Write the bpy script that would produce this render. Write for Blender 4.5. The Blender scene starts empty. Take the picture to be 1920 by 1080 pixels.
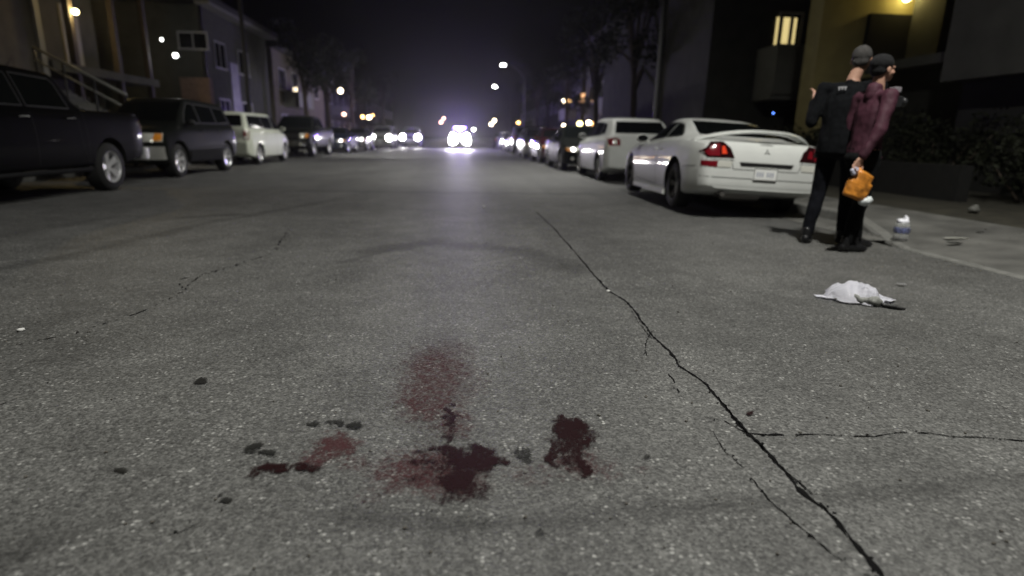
import bpy, bmesh, math, random
import numpy as np
from mathutils import Vector, Matrix
from mathutils.bvhtree import BVHTree
R = math.radians
random.seed(7); np.random.seed(7)
SC = bpy.context.scene
COL = SC.collection

# ---------------------------------------------------------------- camera
F, CH = 1080.0, 0.96          # focal length in photo pixels, eye height in metres
_d = np.array([(862-960)/F, (540-258)/F, -1.0]); _d /= np.linalg.norm(_d)
_s = 0.02
_n = np.array([_s, 1.0, _s*(862-960)/F+(540-258)/F]); _n /= np.linalg.norm(_n)
_ex = np.cross(_d, _n)
ROT = np.array([_ex, _d, _n])
cam = bpy.data.cameras.new('camera'); camo = bpy.data.objects.new('camera', cam); COL.objects.link(camo)
cam.sensor_width = 36; cam.lens = 36*F/1920; cam.clip_start = .05; cam.clip_end = 2000
M4 = Matrix.Identity(4)
for i in range(3):
    for j in range(3): M4[i][j] = ROT[i][j]
M4.translation = Vector((0, 0, CH))
camo.matrix_world = M4
SC.camera = camo
cam.dof.use_dof = True; cam.dof.focus_distance = 2.3; cam.dof.aperture_fstop = 1.25

# ---------------------------------------------------------------- world and exposure
W = bpy.data.worlds.new('World'); SC.world = W; W.use_nodes = True
wn = W.node_tree.nodes; wl = W.node_tree.links
bg = wn['Background']
sky = wn.new('ShaderNodeTexSky'); sky.sky_type = 'NISHITA'; sky.sun_disc = False
sky.sun_elevation = R(-4.0); sky.sun_rotation = R(180); sky.air_density = 1.5; sky.dust_density = 3
hs = wn.new('ShaderNodeHueSaturation'); hs.inputs['Saturation'].default_value = .12
wl.new(sky.outputs[0], hs.inputs['Color']); wl.new(hs.outputs[0], bg.inputs['Color'])
bg.inputs['Strength'].default_value = 0.05
vs = SC.view_settings
vs.view_transform = 'Standard'; vs.look = 'None'; vs.exposure = 0; vs.gamma = 1; vs.use_curve_mapping = False
SC.cycles.use_denoising = True
SC.cycles.volume_max_steps = 64
SC.cycles.max_bounces = 6; SC.cycles.volume_bounces = 0
SC.cycles.sample_clamp_indirect = 3
SC.cycles.caustics_reflective = False; SC.cycles.caustics_refractive = False

# photo pixel -> world helpers used while surveying the street
def G(px, py, z=0.0):
    r = ROT @ np.array([(px-960)/F, (540-py)/F, -1.0]); t = (z-CH)/r[2]
    return np.array([0, 0, CH])+r*t
def Yp(px, py, Y):
    r = ROT @ np.array([(px-960)/F, (540-py)/F, -1.0]); return Vector(np.array([0, 0, CH])+r*Y/r[1])
def Xp(px, py, X):
    r = ROT @ np.array([(px-960)/F, (540-py)/F, -1.0]); return Vector(np.array([0, 0, CH])+r*X/r[0])
def PIX(P):
    c = (P-np.array([0, 0, CH])) @ ROT
    return 960+F*c[..., 0]/-c[..., 2], 540-F*c[..., 1]/-c[..., 2]

# ---------------------------------------------------------------- materials
MATS = {}
def mat(name, col, rough=.6, metal=0, coat=0, emit=None, estr=0, spec=.5, noise=None, bump=None, trans=0, ior=1.45, sheen=0, alpha=1):
    if name in MATS: return MATS[name]
    m = bpy.data.materials.new(name); m.use_nodes = True
    nt = m.node_tree; b = nt.nodes['Principled BSDF']
    b.inputs['Base Color'].default_value = (*col, 1); b.inputs['Roughness'].default_value = rough
    b.inputs['Metallic'].default_value = metal; b.inputs['Coat Weight'].default_value = coat
    b.inputs['Coat Roughness'].default_value = .04
    b.inputs['Specular IOR Level'].default_value = spec; b.inputs['Transmission Weight'].default_value = trans
    b.inputs['IOR'].default_value = ior; b.inputs['Sheen Weight'].default_value = sheen; b.inputs['Alpha'].default_value = alpha
    if emit: b.inputs['Emission Color'].default_value = (*emit, 1); b.inputs['Emission Strength'].default_value = estr
    if noise or bump:
        tc = nt.nodes.new('ShaderNodeTexCoord')
    if noise:
        sc, amt = noise
        n = nt.nodes.new('ShaderNodeTexNoise'); n.inputs['Scale'].default_value = sc; n.inputs['Detail'].default_value = 6
        nt.links.new(tc.outputs['Object'], n.inputs['Vector'])
        mx = nt.nodes.new('ShaderNodeMix'); mx.data_type = 'RGBA'
        mx.inputs['A'].default_value = (*[c*(1-amt) for c in col], 1); mx.inputs['B'].default_value = (*[min(1, c*(1+amt)) for c in col], 1)
        cr = nt.nodes.new('ShaderNodeMapRange'); cr.inputs['From Min'].default_value = .3; cr.inputs['From Max'].default_value = .7
        nt.links.new(n.outputs['Fac'], cr.inputs['Value']); nt.links.new(cr.outputs[0], mx.inputs['Factor'])
        nt.links.new(mx.outputs['Result'], b.inputs['Base Color'])
    if bump:
        sc, st = bump
        n2 = nt.nodes.new('ShaderNodeTexNoise'); n2.inputs['Scale'].default_value = sc; n2.inputs['Detail'].default_value = 4
        nt.links.new(tc.outputs['Object'], n2.inputs['Vector'])
        bp = nt.nodes.new('ShaderNodeBump'); bp.inputs['Strength'].default_value = st; bp.inputs['Distance'].default_value = .02
        nt.links.new(n2.outputs['Fac'], bp.inputs['Height']); nt.links.new(bp.outputs[0], b.inputs['Normal'])
    MATS[name] = m; return m

WHITE = mat('white_paint', (.58, .595, .575), .5, 0, .7, spec=.15, noise=(6, .03))
SILVER = mat('silver_paint', (.40, .41, .43), .3, .7, .8)
BLACK = mat('black_paint', (.002, .002, .0022), .5, 0, .12, spec=.2, ior=1.12)
CHAR = mat('charcoal_paint', (.0085, .0095, .0085), .5, 0, .14, spec=.2, ior=1.12)
MAROON = mat('maroon_paint', (.04, .007, .009), .5, 0, .9, spec=.15)
NAVY = mat('navy_paint', (.010, .013, .028), .5, 0, .9, spec=.15)
GREYP = mat('grey_paint', (.08, .08, .083), .45, 0, .9, spec=.2)
GLASS = mat('tinted_glass', (.004, .005, .005), .06, 0, 0, spec=.6)
TRIM = mat('black_trim', (.008, .008, .008), .55)
CLAD = mat('grey_cladding', (.018, .018, .019), .8, bump=(300, .1), spec=.2, ior=1.15)
RUBBER = mat('tyre_rubber', (.012, .012, .012), .8, bump=(200, .2))
ALLOY = mat('alloy', (.72, .72, .74), .3, .5)
CHROME = mat('chrome', (.75, .75, .77), .12, 1)
REDL = mat('red_lens', (.15, .006, .012), .15, 0, 1)
REDG = mat('red_lens_bright', (.7, .05, .02), .15, 0, 1, emit=(1, .12, .03), estr=.10)
AMBER = mat('amber_lens', (.75, .28, .03), .2, 0, 1)
CLEAR = mat('clear_lens', (.75, .75, .68), .2, .2, 1)
PLATE = mat('licence_plate', (.75, .76, .74), .4)
INK = mat('plate_ink', (.32, .34, .42), .5)
SEAM = mat('panel_gap', (.01, .01, .01), .8)
WLAMP = mat('headlamp_lit', (1, 1, 1), .3, emit=(1, .96, .93), estr=90)
WLAMP2 = mat('headlamp_dim', (1, 1, 1), .3, emit=(1, .96, .93), estr=9)

# ---------------------------------------------------------------- object helpers
def tag(o, label=None, cat=None, group=None, kind=None):
    if label: o['label'] = label
    if cat: o['category'] = cat
    if group: o['group'] = group
    if kind: o['kind'] = kind
    return o
def empty(name, loc=(0, 0, 0), rz=0, label=None, cat=None, group=None):
    o = bpy.data.objects.new(name, None); COL.objects.link(o); o.location = loc; o.rotation_euler = (0, 0, rz)
    o.empty_display_size = .2
    return tag(o, label, cat, group)
def mobj(name, me, m, parent=None, smooth=True, angle=None):
    if isinstance(me, bmesh.types.BMesh):
        b = me; me = bpy.data.meshes.new(name); b.normal_update(); b.to_mesh(me); b.free()
    o = bpy.data.objects.new(name, me); COL.objects.link(o)
    ms = m if isinstance(m, (list, tuple)) else [m]
    if not me.materials:
        for k in ms: me.materials.append(k)
    if smooth:
        me.polygons.foreach_set('use_smooth', [True]*len(me.polygons))
        if angle: me.set_sharp_from_angle(angle=R(angle))
    if parent: o.parent = parent
    return o
def box(bm, x0, x1, y0, y1, z0, z1, rot=None, piv=None):
    vs_ = [bm.verts.new(v) for v in ((x0,y0,z0),(x1,y0,z0),(x1,y1,z0),(x0,y1,z0),(x0,y0,z1),(x1,y0,z1),(x1,y1,z1),(x0,y1,z1))]
    for f in ((3,2,1,0),(4,5,6,7),(0,1,5,4),(1,2,6,5),(2,3,7,6),(3,0,4,7)): bm.faces.new([vs_[i] for i in f])
    if rot: bmesh.ops.rotate(bm, verts=vs_, cent=piv or (0,0,0), matrix=rot)
    return vs_
def tube(bm, pts, rad, seg=8, cap=True):
    pts = [Vector(p) for p in pts]; rings = []
    for i, p in enumerate(pts):
        a = pts[max(i-1, 0)]; b = pts[min(i+1, len(pts)-1)]; t = (b-a).normalized()
        u = t.orthogonal().normalized() if i == 0 else (u-t*u.dot(t)).normalized()
        v = t.cross(u); r = rad[i] if isinstance(rad, (list, tuple)) else rad
        rings.append([bm.verts.new(p+(u*math.cos(k*2*math.pi/seg)+v*math.sin(k*2*math.pi/seg))*r) for k in range(seg)])
    for i in range(len(rings)-1):
        for k in range(seg): bm.faces.new((rings[i][k], rings[i][(k+1) % seg], rings[i+1][(k+1) % seg], rings[i+1][k]))
    if cap: bm.faces.new(rings[0][::-1]); bm.faces.new(rings[-1])
def lathe(bm, prof, seg=24, axis='z', mtx=None):
    rings = []
    for r, h in prof:
        ring = []
        for k in range(seg):
            a = k*2*math.pi/seg
            p = Vector((r*math.cos(a), r*math.sin(a), h)) if axis == 'z' else Vector((h, r*math.cos(a), r*math.sin(a)))
            if mtx: p = mtx @ p
            ring.append(bm.verts.new(p))
        rings.append(ring)
    for i in range(len(rings)-1):
        for k in range(seg): bm.faces.new((rings[i][k], rings[i][(k+1) % seg], rings[i+1][(k+1) % seg], rings[i+1][k]))
    if prof[0][0] > 1e-5: bm.faces.new(rings[0][::-1])
    if prof[-1][0] > 1e-5: bm.faces.new(rings[-1])
    bmesh.ops.remove_doubles(bm, verts=bm.verts, dist=1e-6)
def np_mesh(name, V, Fc):
    me = bpy.data.meshes.new(name); me.from_pydata([tuple(v) for v in V], [], [tuple(f) for f in Fc]); me.update(); return me
def bevel_obj(o, w=.01, seg=2):
    md = o.modifiers.new('bevel', 'BEVEL'); md.width = w; md.segments = seg; md.limit_method = 'ANGLE'; return o

# ================================================================= SETTING
def asphalt():
    m = bpy.data.materials.new('asphalt'); m.use_nodes = True; nt = m.node_tree; N = nt.nodes; Lk = nt.links
    b = N['Principled BSDF']
    tc = N.new('ShaderNodeTexCoord')
    def vor(scale):
        v = N.new('ShaderNodeTexVoronoi'); v.inputs['Scale'].default_value = scale; Lk.new(tc.outputs['Object'], v.inputs['Vector']); return v
    def noi(scale, det=5, vec=None):
        v = N.new('ShaderNodeTexNoise'); v.inputs['Scale'].default_value = scale; v.inputs['Detail'].default_value = det
        Lk.new(vec or tc.outputs['Object'], v.inputs['Vector']); return v
    def mr(src, a, bb, c, d):
        v = N.new('ShaderNodeMapRange'); v.inputs[1].default_value = a; v.inputs[2].default_value = bb; v.inputs[3].default_value = c; v.inputs[4].default_value = d
        Lk.new(src, v.inputs[0]); return v.outputs[0]
    def mul(a, bb, op='MULTIPLY'):
        v = N.new('ShaderNodeMath'); v.operation = op
        for i, s in enumerate((a, bb)):
            if isinstance(s, (int, float)): v.inputs[i].default_value = s
            else: Lk.new(s, v.inputs[i])
        return v.outputs[0]
    v1 = vor(150); sp = N.new('ShaderNodeSeparateColor'); Lk.new(v1.outputs['Color'], sp.inputs[0])
    v2 = vor(75); sp2 = N.new('ShaderNodeSeparateColor'); Lk.new(v2.outputs['Color'], sp2.inputs[0])
    base = mr(sp.outputs[0], 0, 1, .045, .135)
    # exposed pale aggregate: a few stones per hand's breadth, only where the binder has worn off
    wear_tone = mr(noi(7, 4).outputs['Fac'], .40, .62, .15, 1.0)
    st = mul(mr(sp2.outputs[1], .78, .97, 0, 1), mr(v2.outputs['Distance'], .25, .55, 1, 0))
    st = mul(st, wear_tone)
    st2 = mul(mr(sp.outputs[2], .80, 1.0, 0, .5), wear_tone)
    dk = mr(noi(60, 3).outputs['Fac'], .36, .62, .72, 1.14)
    big = mr(noi(.55, 5).outputs['Fac'], .3, .7, .76, 1.2)
    mid = mul(mr(noi(3.2, 6).outputs['Fac'], .32, .68, .84, 1.12), mr(noi(24, 4).outputs['Fac'], .34, .66, .82, 1.14))
    mp = N.new('ShaderNodeMapping'); mp.inputs['Scale'].default_value = (1.6, .12, 1); Lk.new(tc.outputs['Object'], mp.inputs['Vector'])
    lane = mr(noi(1.0, 4, mp.outputs[0]).outputs['Fac'], .35, .65, .88, 1.1)
    at = N.new('ShaderNodeAttribute'); at.attribute_name = 'wear_tone'
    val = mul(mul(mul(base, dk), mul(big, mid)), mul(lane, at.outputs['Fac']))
    val = mul(val, mul(mul(st, .24), at.outputs['Fac']), 'ADD')
    val = mul(val, mul(mul(st2, .075), at.outputs['Fac']), 'ADD')
    cb = N.new('ShaderNodeCombineColor')
    Lk.new(val, cb.inputs[0]); Lk.new(mul(val, 1.0), cb.inputs[1]); Lk.new(mul(val, .955), cb.inputs[2])
    Lk.new(cb.outputs[0], b.inputs['Base Color'])
    b.inputs['Roughness'].default_value = .62; b.inputs['Specular IOR Level'].default_value = .42
    hb = mul(mul(v2.outputs['Distance'], -1.0), mul(v1.outputs['Distance'], .6), 'SUBTRACT')
    bp = N.new('ShaderNodeBump'); bp.inputs['Strength'].default_value = .55; bp.inputs['Distance'].default_value = .004
    Lk.new(hb, bp.inputs['Height']); Lk.new(bp.outputs[0], b.inputs['Normal'])
    return m
ASPH = asphalt()

def road_height(x, y): return 0*x
def seg_dist(P, pts):
    best = np.full(len(P), 1e9)
    for a, b in zip(pts[:-1], pts[1:]):
        a = np.array(a); b = np.array(b); ab = b-a; t = np.clip(((P-a)@ab)/(ab@ab), 0, 1)
        best = np.minimum(best, np.linalg.norm(P-(a+t[:, None]*ab), axis=1))
    return best
def grid_road():
    xs = np.concatenate([np.arange(-8.1, -4, .15), np.arange(-4, 4.25, .05), [4.25]])
    ys = np.concatenate([np.arange(-12, .6, .6), np.arange(.6, 5, .04), np.arange(5, 12, .1), np.arange(12, 40, .5), np.arange(40, 420, 6)])
    X, Y = np.meshgrid(xs, ys); nx, ny = len(xs), len(ys)
    V = np.stack([X.ravel(), Y.ravel(), 0*X.ravel()], 1)
    idx = np.arange(nx*ny).reshape(ny, nx)
    Fc = np.stack([idx[:-1, :-1].ravel(), idx[:-1, 1:].ravel(), idx[1:, 1:].ravel(), idx[1:, :-1].ravel()], 1)
    me = np_mesh('road', V, Fc)
    wv = np.ones(len(V)); P2 = V[:, :2]
    # old oil drips, tyre tracks, trench patches, worn spots and plain tonal bands, each with its own outline: (photo polyline, half width m, factor)
    marks = [([(640, 968), (900, 985), (1250, 955), (1600, 930), (1919, 895)], .065, .76),  # first entry: darker band across the near road
             ([(0, 1050), (120, 1010)], .06, .75), ([(700, 470), (820, 455), (1000, 470), (1060, 500)], .30, .76),
             ([(640, 492), (740, 468)], .05, .8), ([(350, 408), (450, 402)], .16, .7), ([(0, 505), (170, 470), (380, 420), (640, 372)], .16, .80),
             ([(560, 358), (1100, 364)], .30, .76), ([(0, 440), (230, 405)], .12, .88), ([(840, 418), (960, 416)], .14, .84),
             ([(1180, 380), (1300, 375)], .2, .88), ([(1120, 600), (1190, 690)], .14, .93), ([(560, 335), (760, 318)], .5, .82),
             ([(880, 498), (990, 480)], .05, 1.14), ([(950, 510), (1010, 515)], .05, .82), ([(1480, 870), (1700, 850)], .06, .9),
             ([(690, 560), (990, 575)], .04, .93), ([(560, 520), (640, 500), (760, 500)], .05, .88)]
    rng = np.random.RandomState(3)
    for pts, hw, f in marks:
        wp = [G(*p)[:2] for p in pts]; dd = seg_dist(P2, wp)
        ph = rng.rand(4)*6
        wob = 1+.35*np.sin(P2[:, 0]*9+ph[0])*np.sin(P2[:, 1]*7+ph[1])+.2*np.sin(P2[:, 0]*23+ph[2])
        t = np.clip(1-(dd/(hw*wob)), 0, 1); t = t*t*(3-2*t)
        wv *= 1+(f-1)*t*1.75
    a = me.attributes.new('wear_tone', 'FLOAT', 'POINT'); a.data.foreach_set('value', wv.astype(np.float32))
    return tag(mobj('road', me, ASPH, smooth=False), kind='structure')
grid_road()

CONC = mat('concrete', (.095, .094, .087), .85, noise=(2.2, .4), bump=(60, .3))
CONC2 = mat('kerb_concrete', (.14, .14, .13), .85, noise=(9, .2), bump=(60, .3))
DIRT = mat('soil', (.028, .026, .018), .95, noise=(4, .5), bump=(25, .8))
def struct_grid(name, f, us, vs_, m):
    V = [f(u, v) for v in vs_ for u in us]; n = len(us)
    Fc = [(j*n+i, j*n+i+1, (j+1)*n+i+1, (j+1)*n+i) for j in range(len(vs_)-1) for i in range(n-1)]
    return tag(mobj(name, np_mesh(name, V, Fc), m, smooth=False), kind='structure')
def kx(y): return 4.9 if y > 6.9 else (4.45+(y-5.6)/1.3*.45 if y > 5.6 else 4.45-.2*min(1, (5.6-y)/.5))
def kh(y): return .13 if y > 6.9 else (.01+.12*(y-5.6)/1.3 if y > 5.6 else .008)
ysr = [-12, -4, 0, 2, 3.5, 4.6, 5.1, 5.35, 5.6, 5.9, 6.2, 6.5, 6.9, 7.5, 10, 20, 60, 420]
def xe(y): return 5.9
def apron(u, y):
    x0 = kx(y)+(.15 if y > 5.6 else .09*1); z0 = kh(y)
    return (x0+(xe(y)-x0)*u, y, z0+(.15-z0)*u)
struct_grid('pavement', apron, [0, .12, .3, .6, 1], ysr, CONC)
def kerbf(u, y):
    x0 = kx(y); z = kh(y); w = .15 if y > 5.6 else .09
    return [(x0-.012, y, -.02), (x0, y, z-.02 if z > .03 else z*.5), (x0+.02, y, z+.004), (x0+w, y, z+.003), (x0+w, y, -.02)][u]
struct_grid('kerb', kerbf, [0, 1, 2, 3, 4], ysr, CONC2)
struct_grid('gutter', lambda u, y: (4.255+(kx(y)-4.255)*u, y, .004-.0*u), [0, 1], [5.6, 6.9, 8, 20, 60, 420], CONC)
struct_grid('ground', lambda u, y: (xe(y)+u, y, .145+.0*u), [0, 1, 3, 8, 60], ysr, DIRT)
struct_grid('kerb', lambda u, y: [(-8.1, y, -.02), (-8.12, y, .12), (-8.14, y, .134), (-8.26, y, .134)][u], [0, 1, 2, 3], [-12, 0, 10, 60, 420], CONC2)
struct_grid('pavement', lambda u, y: (-8.26-2.2*u, y, .13), [0, 1], [-12, 0, 10, 60, 420], CONC)
struct_grid('ground', lambda u, y: (-10.46-u, y, .12), [0, 60], [-12, 0, 10, 60, 420], DIRT)
struct_grid('ground', lambda u, y: (u, y, -.06), [-400, 400], [-100, 1200], DIRT)

# ---- cracks: open fissures filled with dark grit
CRACK = mat('crack_grit', (.006, .006, .006), .95, bump=(300, .5), spec=.1)
def crack(pts, w0, w1, jit=.006, seed=1, gaps=0, name='crack'):
    rnd = random.Random(seed); W2 = [Vector(G(*p)) for p in pts]; P = []
    for a, b in zip(W2[:-1], W2[1:]):
        n = max(2, int((b-a).length/.018))
        for k in range(n): P.append(a.lerp(b, k/n))
    P.append(W2[-1]); bm = bmesh.new(); prev = None; n = len(P); off = 0
    for i, p in enumerate(P):
        t = (P[min(i+1, n-1)]-P[max(i-1, 0)]).normalized(); nr = Vector((-t.y, t.x, 0))
        off = off*.82+rnd.uniform(-1, 1)*jit; f = i/(n-1)
        w = (w0+(w1-w0)*f)*rnd.choice([.35, .6, .8, 1, 1.2, 1.6, .9])
        if rnd.random() < gaps: prev = None; continue
        c = p+nr*off; c.z = .003
        if rnd.random() < .3:     # crumbled edge and trapped grit
            cc = c+nr*rnd.choice((-1, 1))*(w*.5+rnd.uniform(.001, .012)); rr = rnd.uniform(.0015, .0055); cc.z = .004
            bm.faces.new([bm.verts.new(cc+Vector((math.cos(a_+rnd.uniform(-.3, .3))*rr*rnd.uniform(.6, 1.5), math.sin(a_)*rr, 0))) for a_ in (0, 1.25, 2.5, 3.8, 5.1)])
        cur = (bm.verts.new(c+nr*w*(.5+rnd.uniform(-.2, .2))), bm.verts.new(c-nr*w*(.5+rnd.uniform(-.2, .2))))
        if prev: bm.faces.new((prev[0], prev[1], cur[1], cur[0]))
        prev = cur
    bmesh.ops.recalc_face_normals(bm, faces=bm.faces)
    for f in bm.faces:
        if f.normal.z < 0: f.normal_flip()
    return tag(mobj(name, bm, CRACK, smooth=False), kind='structure')
crack([(1005,398),(1040,430),(1075,470),(1112,515),(1140,545),(1178,568),(1200,598),(1225,632),(1262,668),(1275,688),(1325,722),(1345,748),(1370,775),(1392,800),(1402,812),(1440,850),(1470,885),(1500,920),(1545,955),(1580,990),(1605,1025),(1655,1085)], .011, .012, .0026, 2)
crack([(1345,745),(1375,780),(1400,810),(1450,868),(1490,905),(1560,970),(1600,1020)], .006, .004, .004, 5, .12)
crack([(1398,812),(1430,816),(1480,816),(1540,815),(1590,819),(1640,819),(1680,812),(1730,812),(1760,816),(1800,820),(1860,822),(1925,828)], .006, .005, .0022, 3, .04)
crack([(1320,782),(1360,790),(1385,805),(1398,812)], .003, .006, .002, 4)
crack([(1335,808),(1360,850),(1395,878),(1420,915),(1450,945),(1490,980),(1530,1015),(1560,1040),(1600,1065),(1640,1085)], .002, .004, .003, 6, .05)
crack([(1218,628),(1210,655),(1212,668)], .004, .003, .003, 7)
crack([(1178,572),(1195,600),(1225,640)], .004, .004, .004, 8, .2)
crack([(-10,668),(20,652),(60,640),(140,625),(215,600),(262,585),(300,570),(345,545),(370,520),(430,500),(500,480),(525,455),(545,425)], .008, .012, .007, 9, .34)
crack([(345,548),(330,525),(390,515),(450,495)], .01, .01, .007, 10, .45)
crack([(0,760),(60,735),(90,715)], .003, .002, .004, 11, .3)
crack([(255,1040),(330,1000),(420,960),(520,900),(590,880)], .002, .0015, .004, 12, .55)
crack([(1240,690),(1262,712),(1280,760)], .005, .003, .003, 13, .3)

# ---- stains on the asphalt
def stain_mat(name, col, rough, amax=.95):
    m = bpy.data.materials.new(name); m.use_nodes = True; nt = m.node_tree; N = nt.nodes; Lk = nt.links; b = N['Principled BSDF']
    at = N.new('ShaderNodeAttribute'); at.attribute_name = 'dens'
    tc = N.new('ShaderNodeTexCoord')
    n1 = N.new('ShaderNodeTexNoise'); n1.inputs['Scale'].default_value = 28; n1.inputs['Detail'].default_value = 8; n1.inputs['Roughness'].default_value = .72
    v1 = N.new('ShaderNodeTexVoronoi'); v1.inputs['Scale'].default_value = 150
    Lk.new(tc.outputs['Object'], n1.inputs['Vector']); Lk.new(tc.outputs['Object'], v1.inputs['Vector'])
    sp = N.new('ShaderNodeSeparateColor'); Lk.new(v1.outputs['Color'], sp.inputs[0])
    def mth(op, a, bb):
        v = N.new('ShaderNodeMath'); v.operation = op; v.use_clamp = False
        for i, s in enumerate((a, bb)):
            if isinstance(s, (int, float)): v.inputs[i].default_value = s
            else: Lk.new(s, v.inputs[i])
        return v.outputs[0]
    t = mth('ADD', at.outputs['Fac'], mth('MULTIPLY', mth('SUBTRACT', n1.outputs['Fac'], .5), 1.25))
    t = mth('ADD', t, mth('MULTIPLY', mth('SUBTRACT', sp.outputs[0], .5), .42))
    mr = N.new('ShaderNodeMapRange'); mr.interpolation_type = 'SMOOTHSTEP'
    for i, v in ((1, .22), (2, 1.02), (3, 0), (4, amax)): mr.inputs[i].default_value = v
    Lk.new(t, mr.inputs[0])
    edge = N.new('ShaderNodeMapRange')
    for i, v in ((1, .02), (2, .12), (3, 0), (4, 1)): edge.inputs[i].default_value = v
    Lk.new(at.outputs['Fac'], edge.inputs[0])
    Lk.new(mth('MULTIPLY', mr.outputs[0], edge.outputs[0]), b.inputs['Alpha'])
    b.inputs['Base Color'].default_value = (*col, 1); b.inputs['Roughness'].default_value = rough
    b.inputs['Specular IOR Level'].default_value = .3
    return m
BLOOD = stain_mat('dried_dark_red', (.011, .0018, .0024), .42)
WASH = stain_mat('washed_red', (.050, .013, .015), .7, .8)
OIL = stain_mat('dark_spot', (.009, .009, .008), .6)
def stain(name, blobs, m, step, z, label, cat='stain', group=None):
    """blobs: (px, py, rx, ry, angle, density) ellipses surveyed on the road"""
    pts = np.array([G(b[0]+sx*b[2]*1.5, b[1]+sy*b[3]*1.5)[:2] for b in blobs for sx in (-1, 1) for sy in (-1, 1)])
    x0, y0 = pts.min(0); x1, y1 = pts.max(0)
    xs = np.arange(x0, x1, step); ys = np.arange(y0, y1, step)
    X, Y = np.meshgrid(xs, ys); V = np.stack([X.ravel(), Y.ravel(), np.zeros(X.size)], 1)
    px, py = PIX(V); D = np.zeros(len(V))
    from mathutils import noise
    nz1 = np.array([noise.noise(Vector((v[0]*22, v[1]*22, 1)))+.6*noise.noise(Vector((v[0]*60, v[1]*60, 4))) for v in V])
    nz2 = np.array([noise.noise(Vector((v[0]*22, v[1]*22, 9)))+.6*noise.noise(Vector((v[0]*60, v[1]*60, 6))) for v in V])
    dm = max(b[2] for b in blobs); px = px+nz1*min(16, dm*.4); py = py+nz2*min(9, dm*.2)
    for bx, by, rx, ry, an, de in blobs:
        c, s_ = math.cos(R(an)), math.sin(R(an)); u = ((px-bx)*c+(py-by)*s_)/rx; v = (-(px-bx)*s_+(py-by)*c)/ry
        D = np.maximum(D, de*np.clip(1.25-(u*u+v*v)**.8, 0, 1))
    V[:, 2] = z
    nx, ny = len(xs), len(ys); idx = np.arange(nx*ny).reshape(ny, nx)
    Fc = np.stack([idx[:-1, :-1].ravel(), idx[:-1, 1:].ravel(), idx[1:, 1:].ravel(), idx[1:, :-1].ravel()], 1)
    Fc = Fc[(D[Fc] > .01).any(1)]; us, inv = np.unique(Fc, return_inverse=True); V = V[us]; D = D[us]; Fc = inv.reshape(-1, 4)
    o3 = V.mean(0)*[1, 1, 0]; me = np_mesh(name, V-o3, Fc)
    a = me.attributes.new('dens', 'FLOAT', 'POINT'); a.data.foreach_set('value', D.astype(np.float32))
    o = mobj(name, me, m, smooth=False); o.location = o3
    return tag(o, label, cat, group)
gA = 'dark red stains on the asphalt'
stain('blood_stain', [(860,905,45,35,0,.95),(880,868,60,28,10,1.0),(840,845,45,10,5,.9),(925,868,30,15,0,1.05),(845,785,14,32,0,.85),(843,825,14,20,0,.7),(870,930,50,20,0,.62),
      (790,850,20,9,0,.62),(835,940,22,12,0,.6),(800,870,40,10,0,.68),(775,900,30,10,0,.6),(900,925,30,22,0,.6),(905,850,40,18,15,.95),(845,880,60,35,0,.6)], BLOOD, .006, .005,
      'largest dark red stain, thick and spreading at the middle of the road', group=gA)
stain('washed_stain', [(820,700,88,68,0,.62),(800,750,78,60,0,.64),(845,660,65,30,0,.42),(850,790,50,45,0,.55),(880,720,45,50,0,.42),(800,885,115,55,0,.72),(750,890,75,45,0,.6),(830,770,60,60,0,.5),(840,905,95,40,0,.62),(700,930,40,30,0,.35)], WASH, .009, .0025,
      'faded reddish smear around and beyond the largest stain', group=gA)
stain('blood_stain', [(1072,798,40,18,8,1.1),(1068,812,46,20,5,1.0),(1070,838,40,22,0,.86),(1090,865,14,30,-8,.92),(1040,845,16,26,0,.85),(1103,884,8,16,-10,.95),(1062,785,16,9,0,.9),(1072,822,44,14,0,.95),(1095,822,26,9,10,.9),(1035,858,13,22,5,.85),(1068,862,20,24,0,.75),(1095,880,14,20,-15,.9),(1070,845,50,30,0,.52),(1115,815,10,14,0,.6)], BLOOD, .006, .005,
      'dark red stain with drips, right of the largest stain', group=gA)
stain('washed_stain', [(1085,870,70,38,0,.55),(1000,890,70,30,0,.38),(1140,880,35,30,0,.42),(1205,880,22,14,0,.42)], WASH, .009, .0025,
      'faint pink smear under the dark stain on the right', group=gA)
stain('washed_stain', [(630,835,52,26,-5,.85),(600,860,60,20,-10,.72),(660,870,50,22,0,.45)], WASH, .008, .0025,
      'pale red smear left of the largest stain', group=gA)
stain('blood_stain', [(510,880,46,12,-3,.98),(570,877,46,8,0,.82),(475,890,20,7,-20,.7)], BLOOD, .006, .005,
      'narrow dark red streak at the left end of the stains', group=gA)
gB = 'dark spots on the asphalt'
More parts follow.
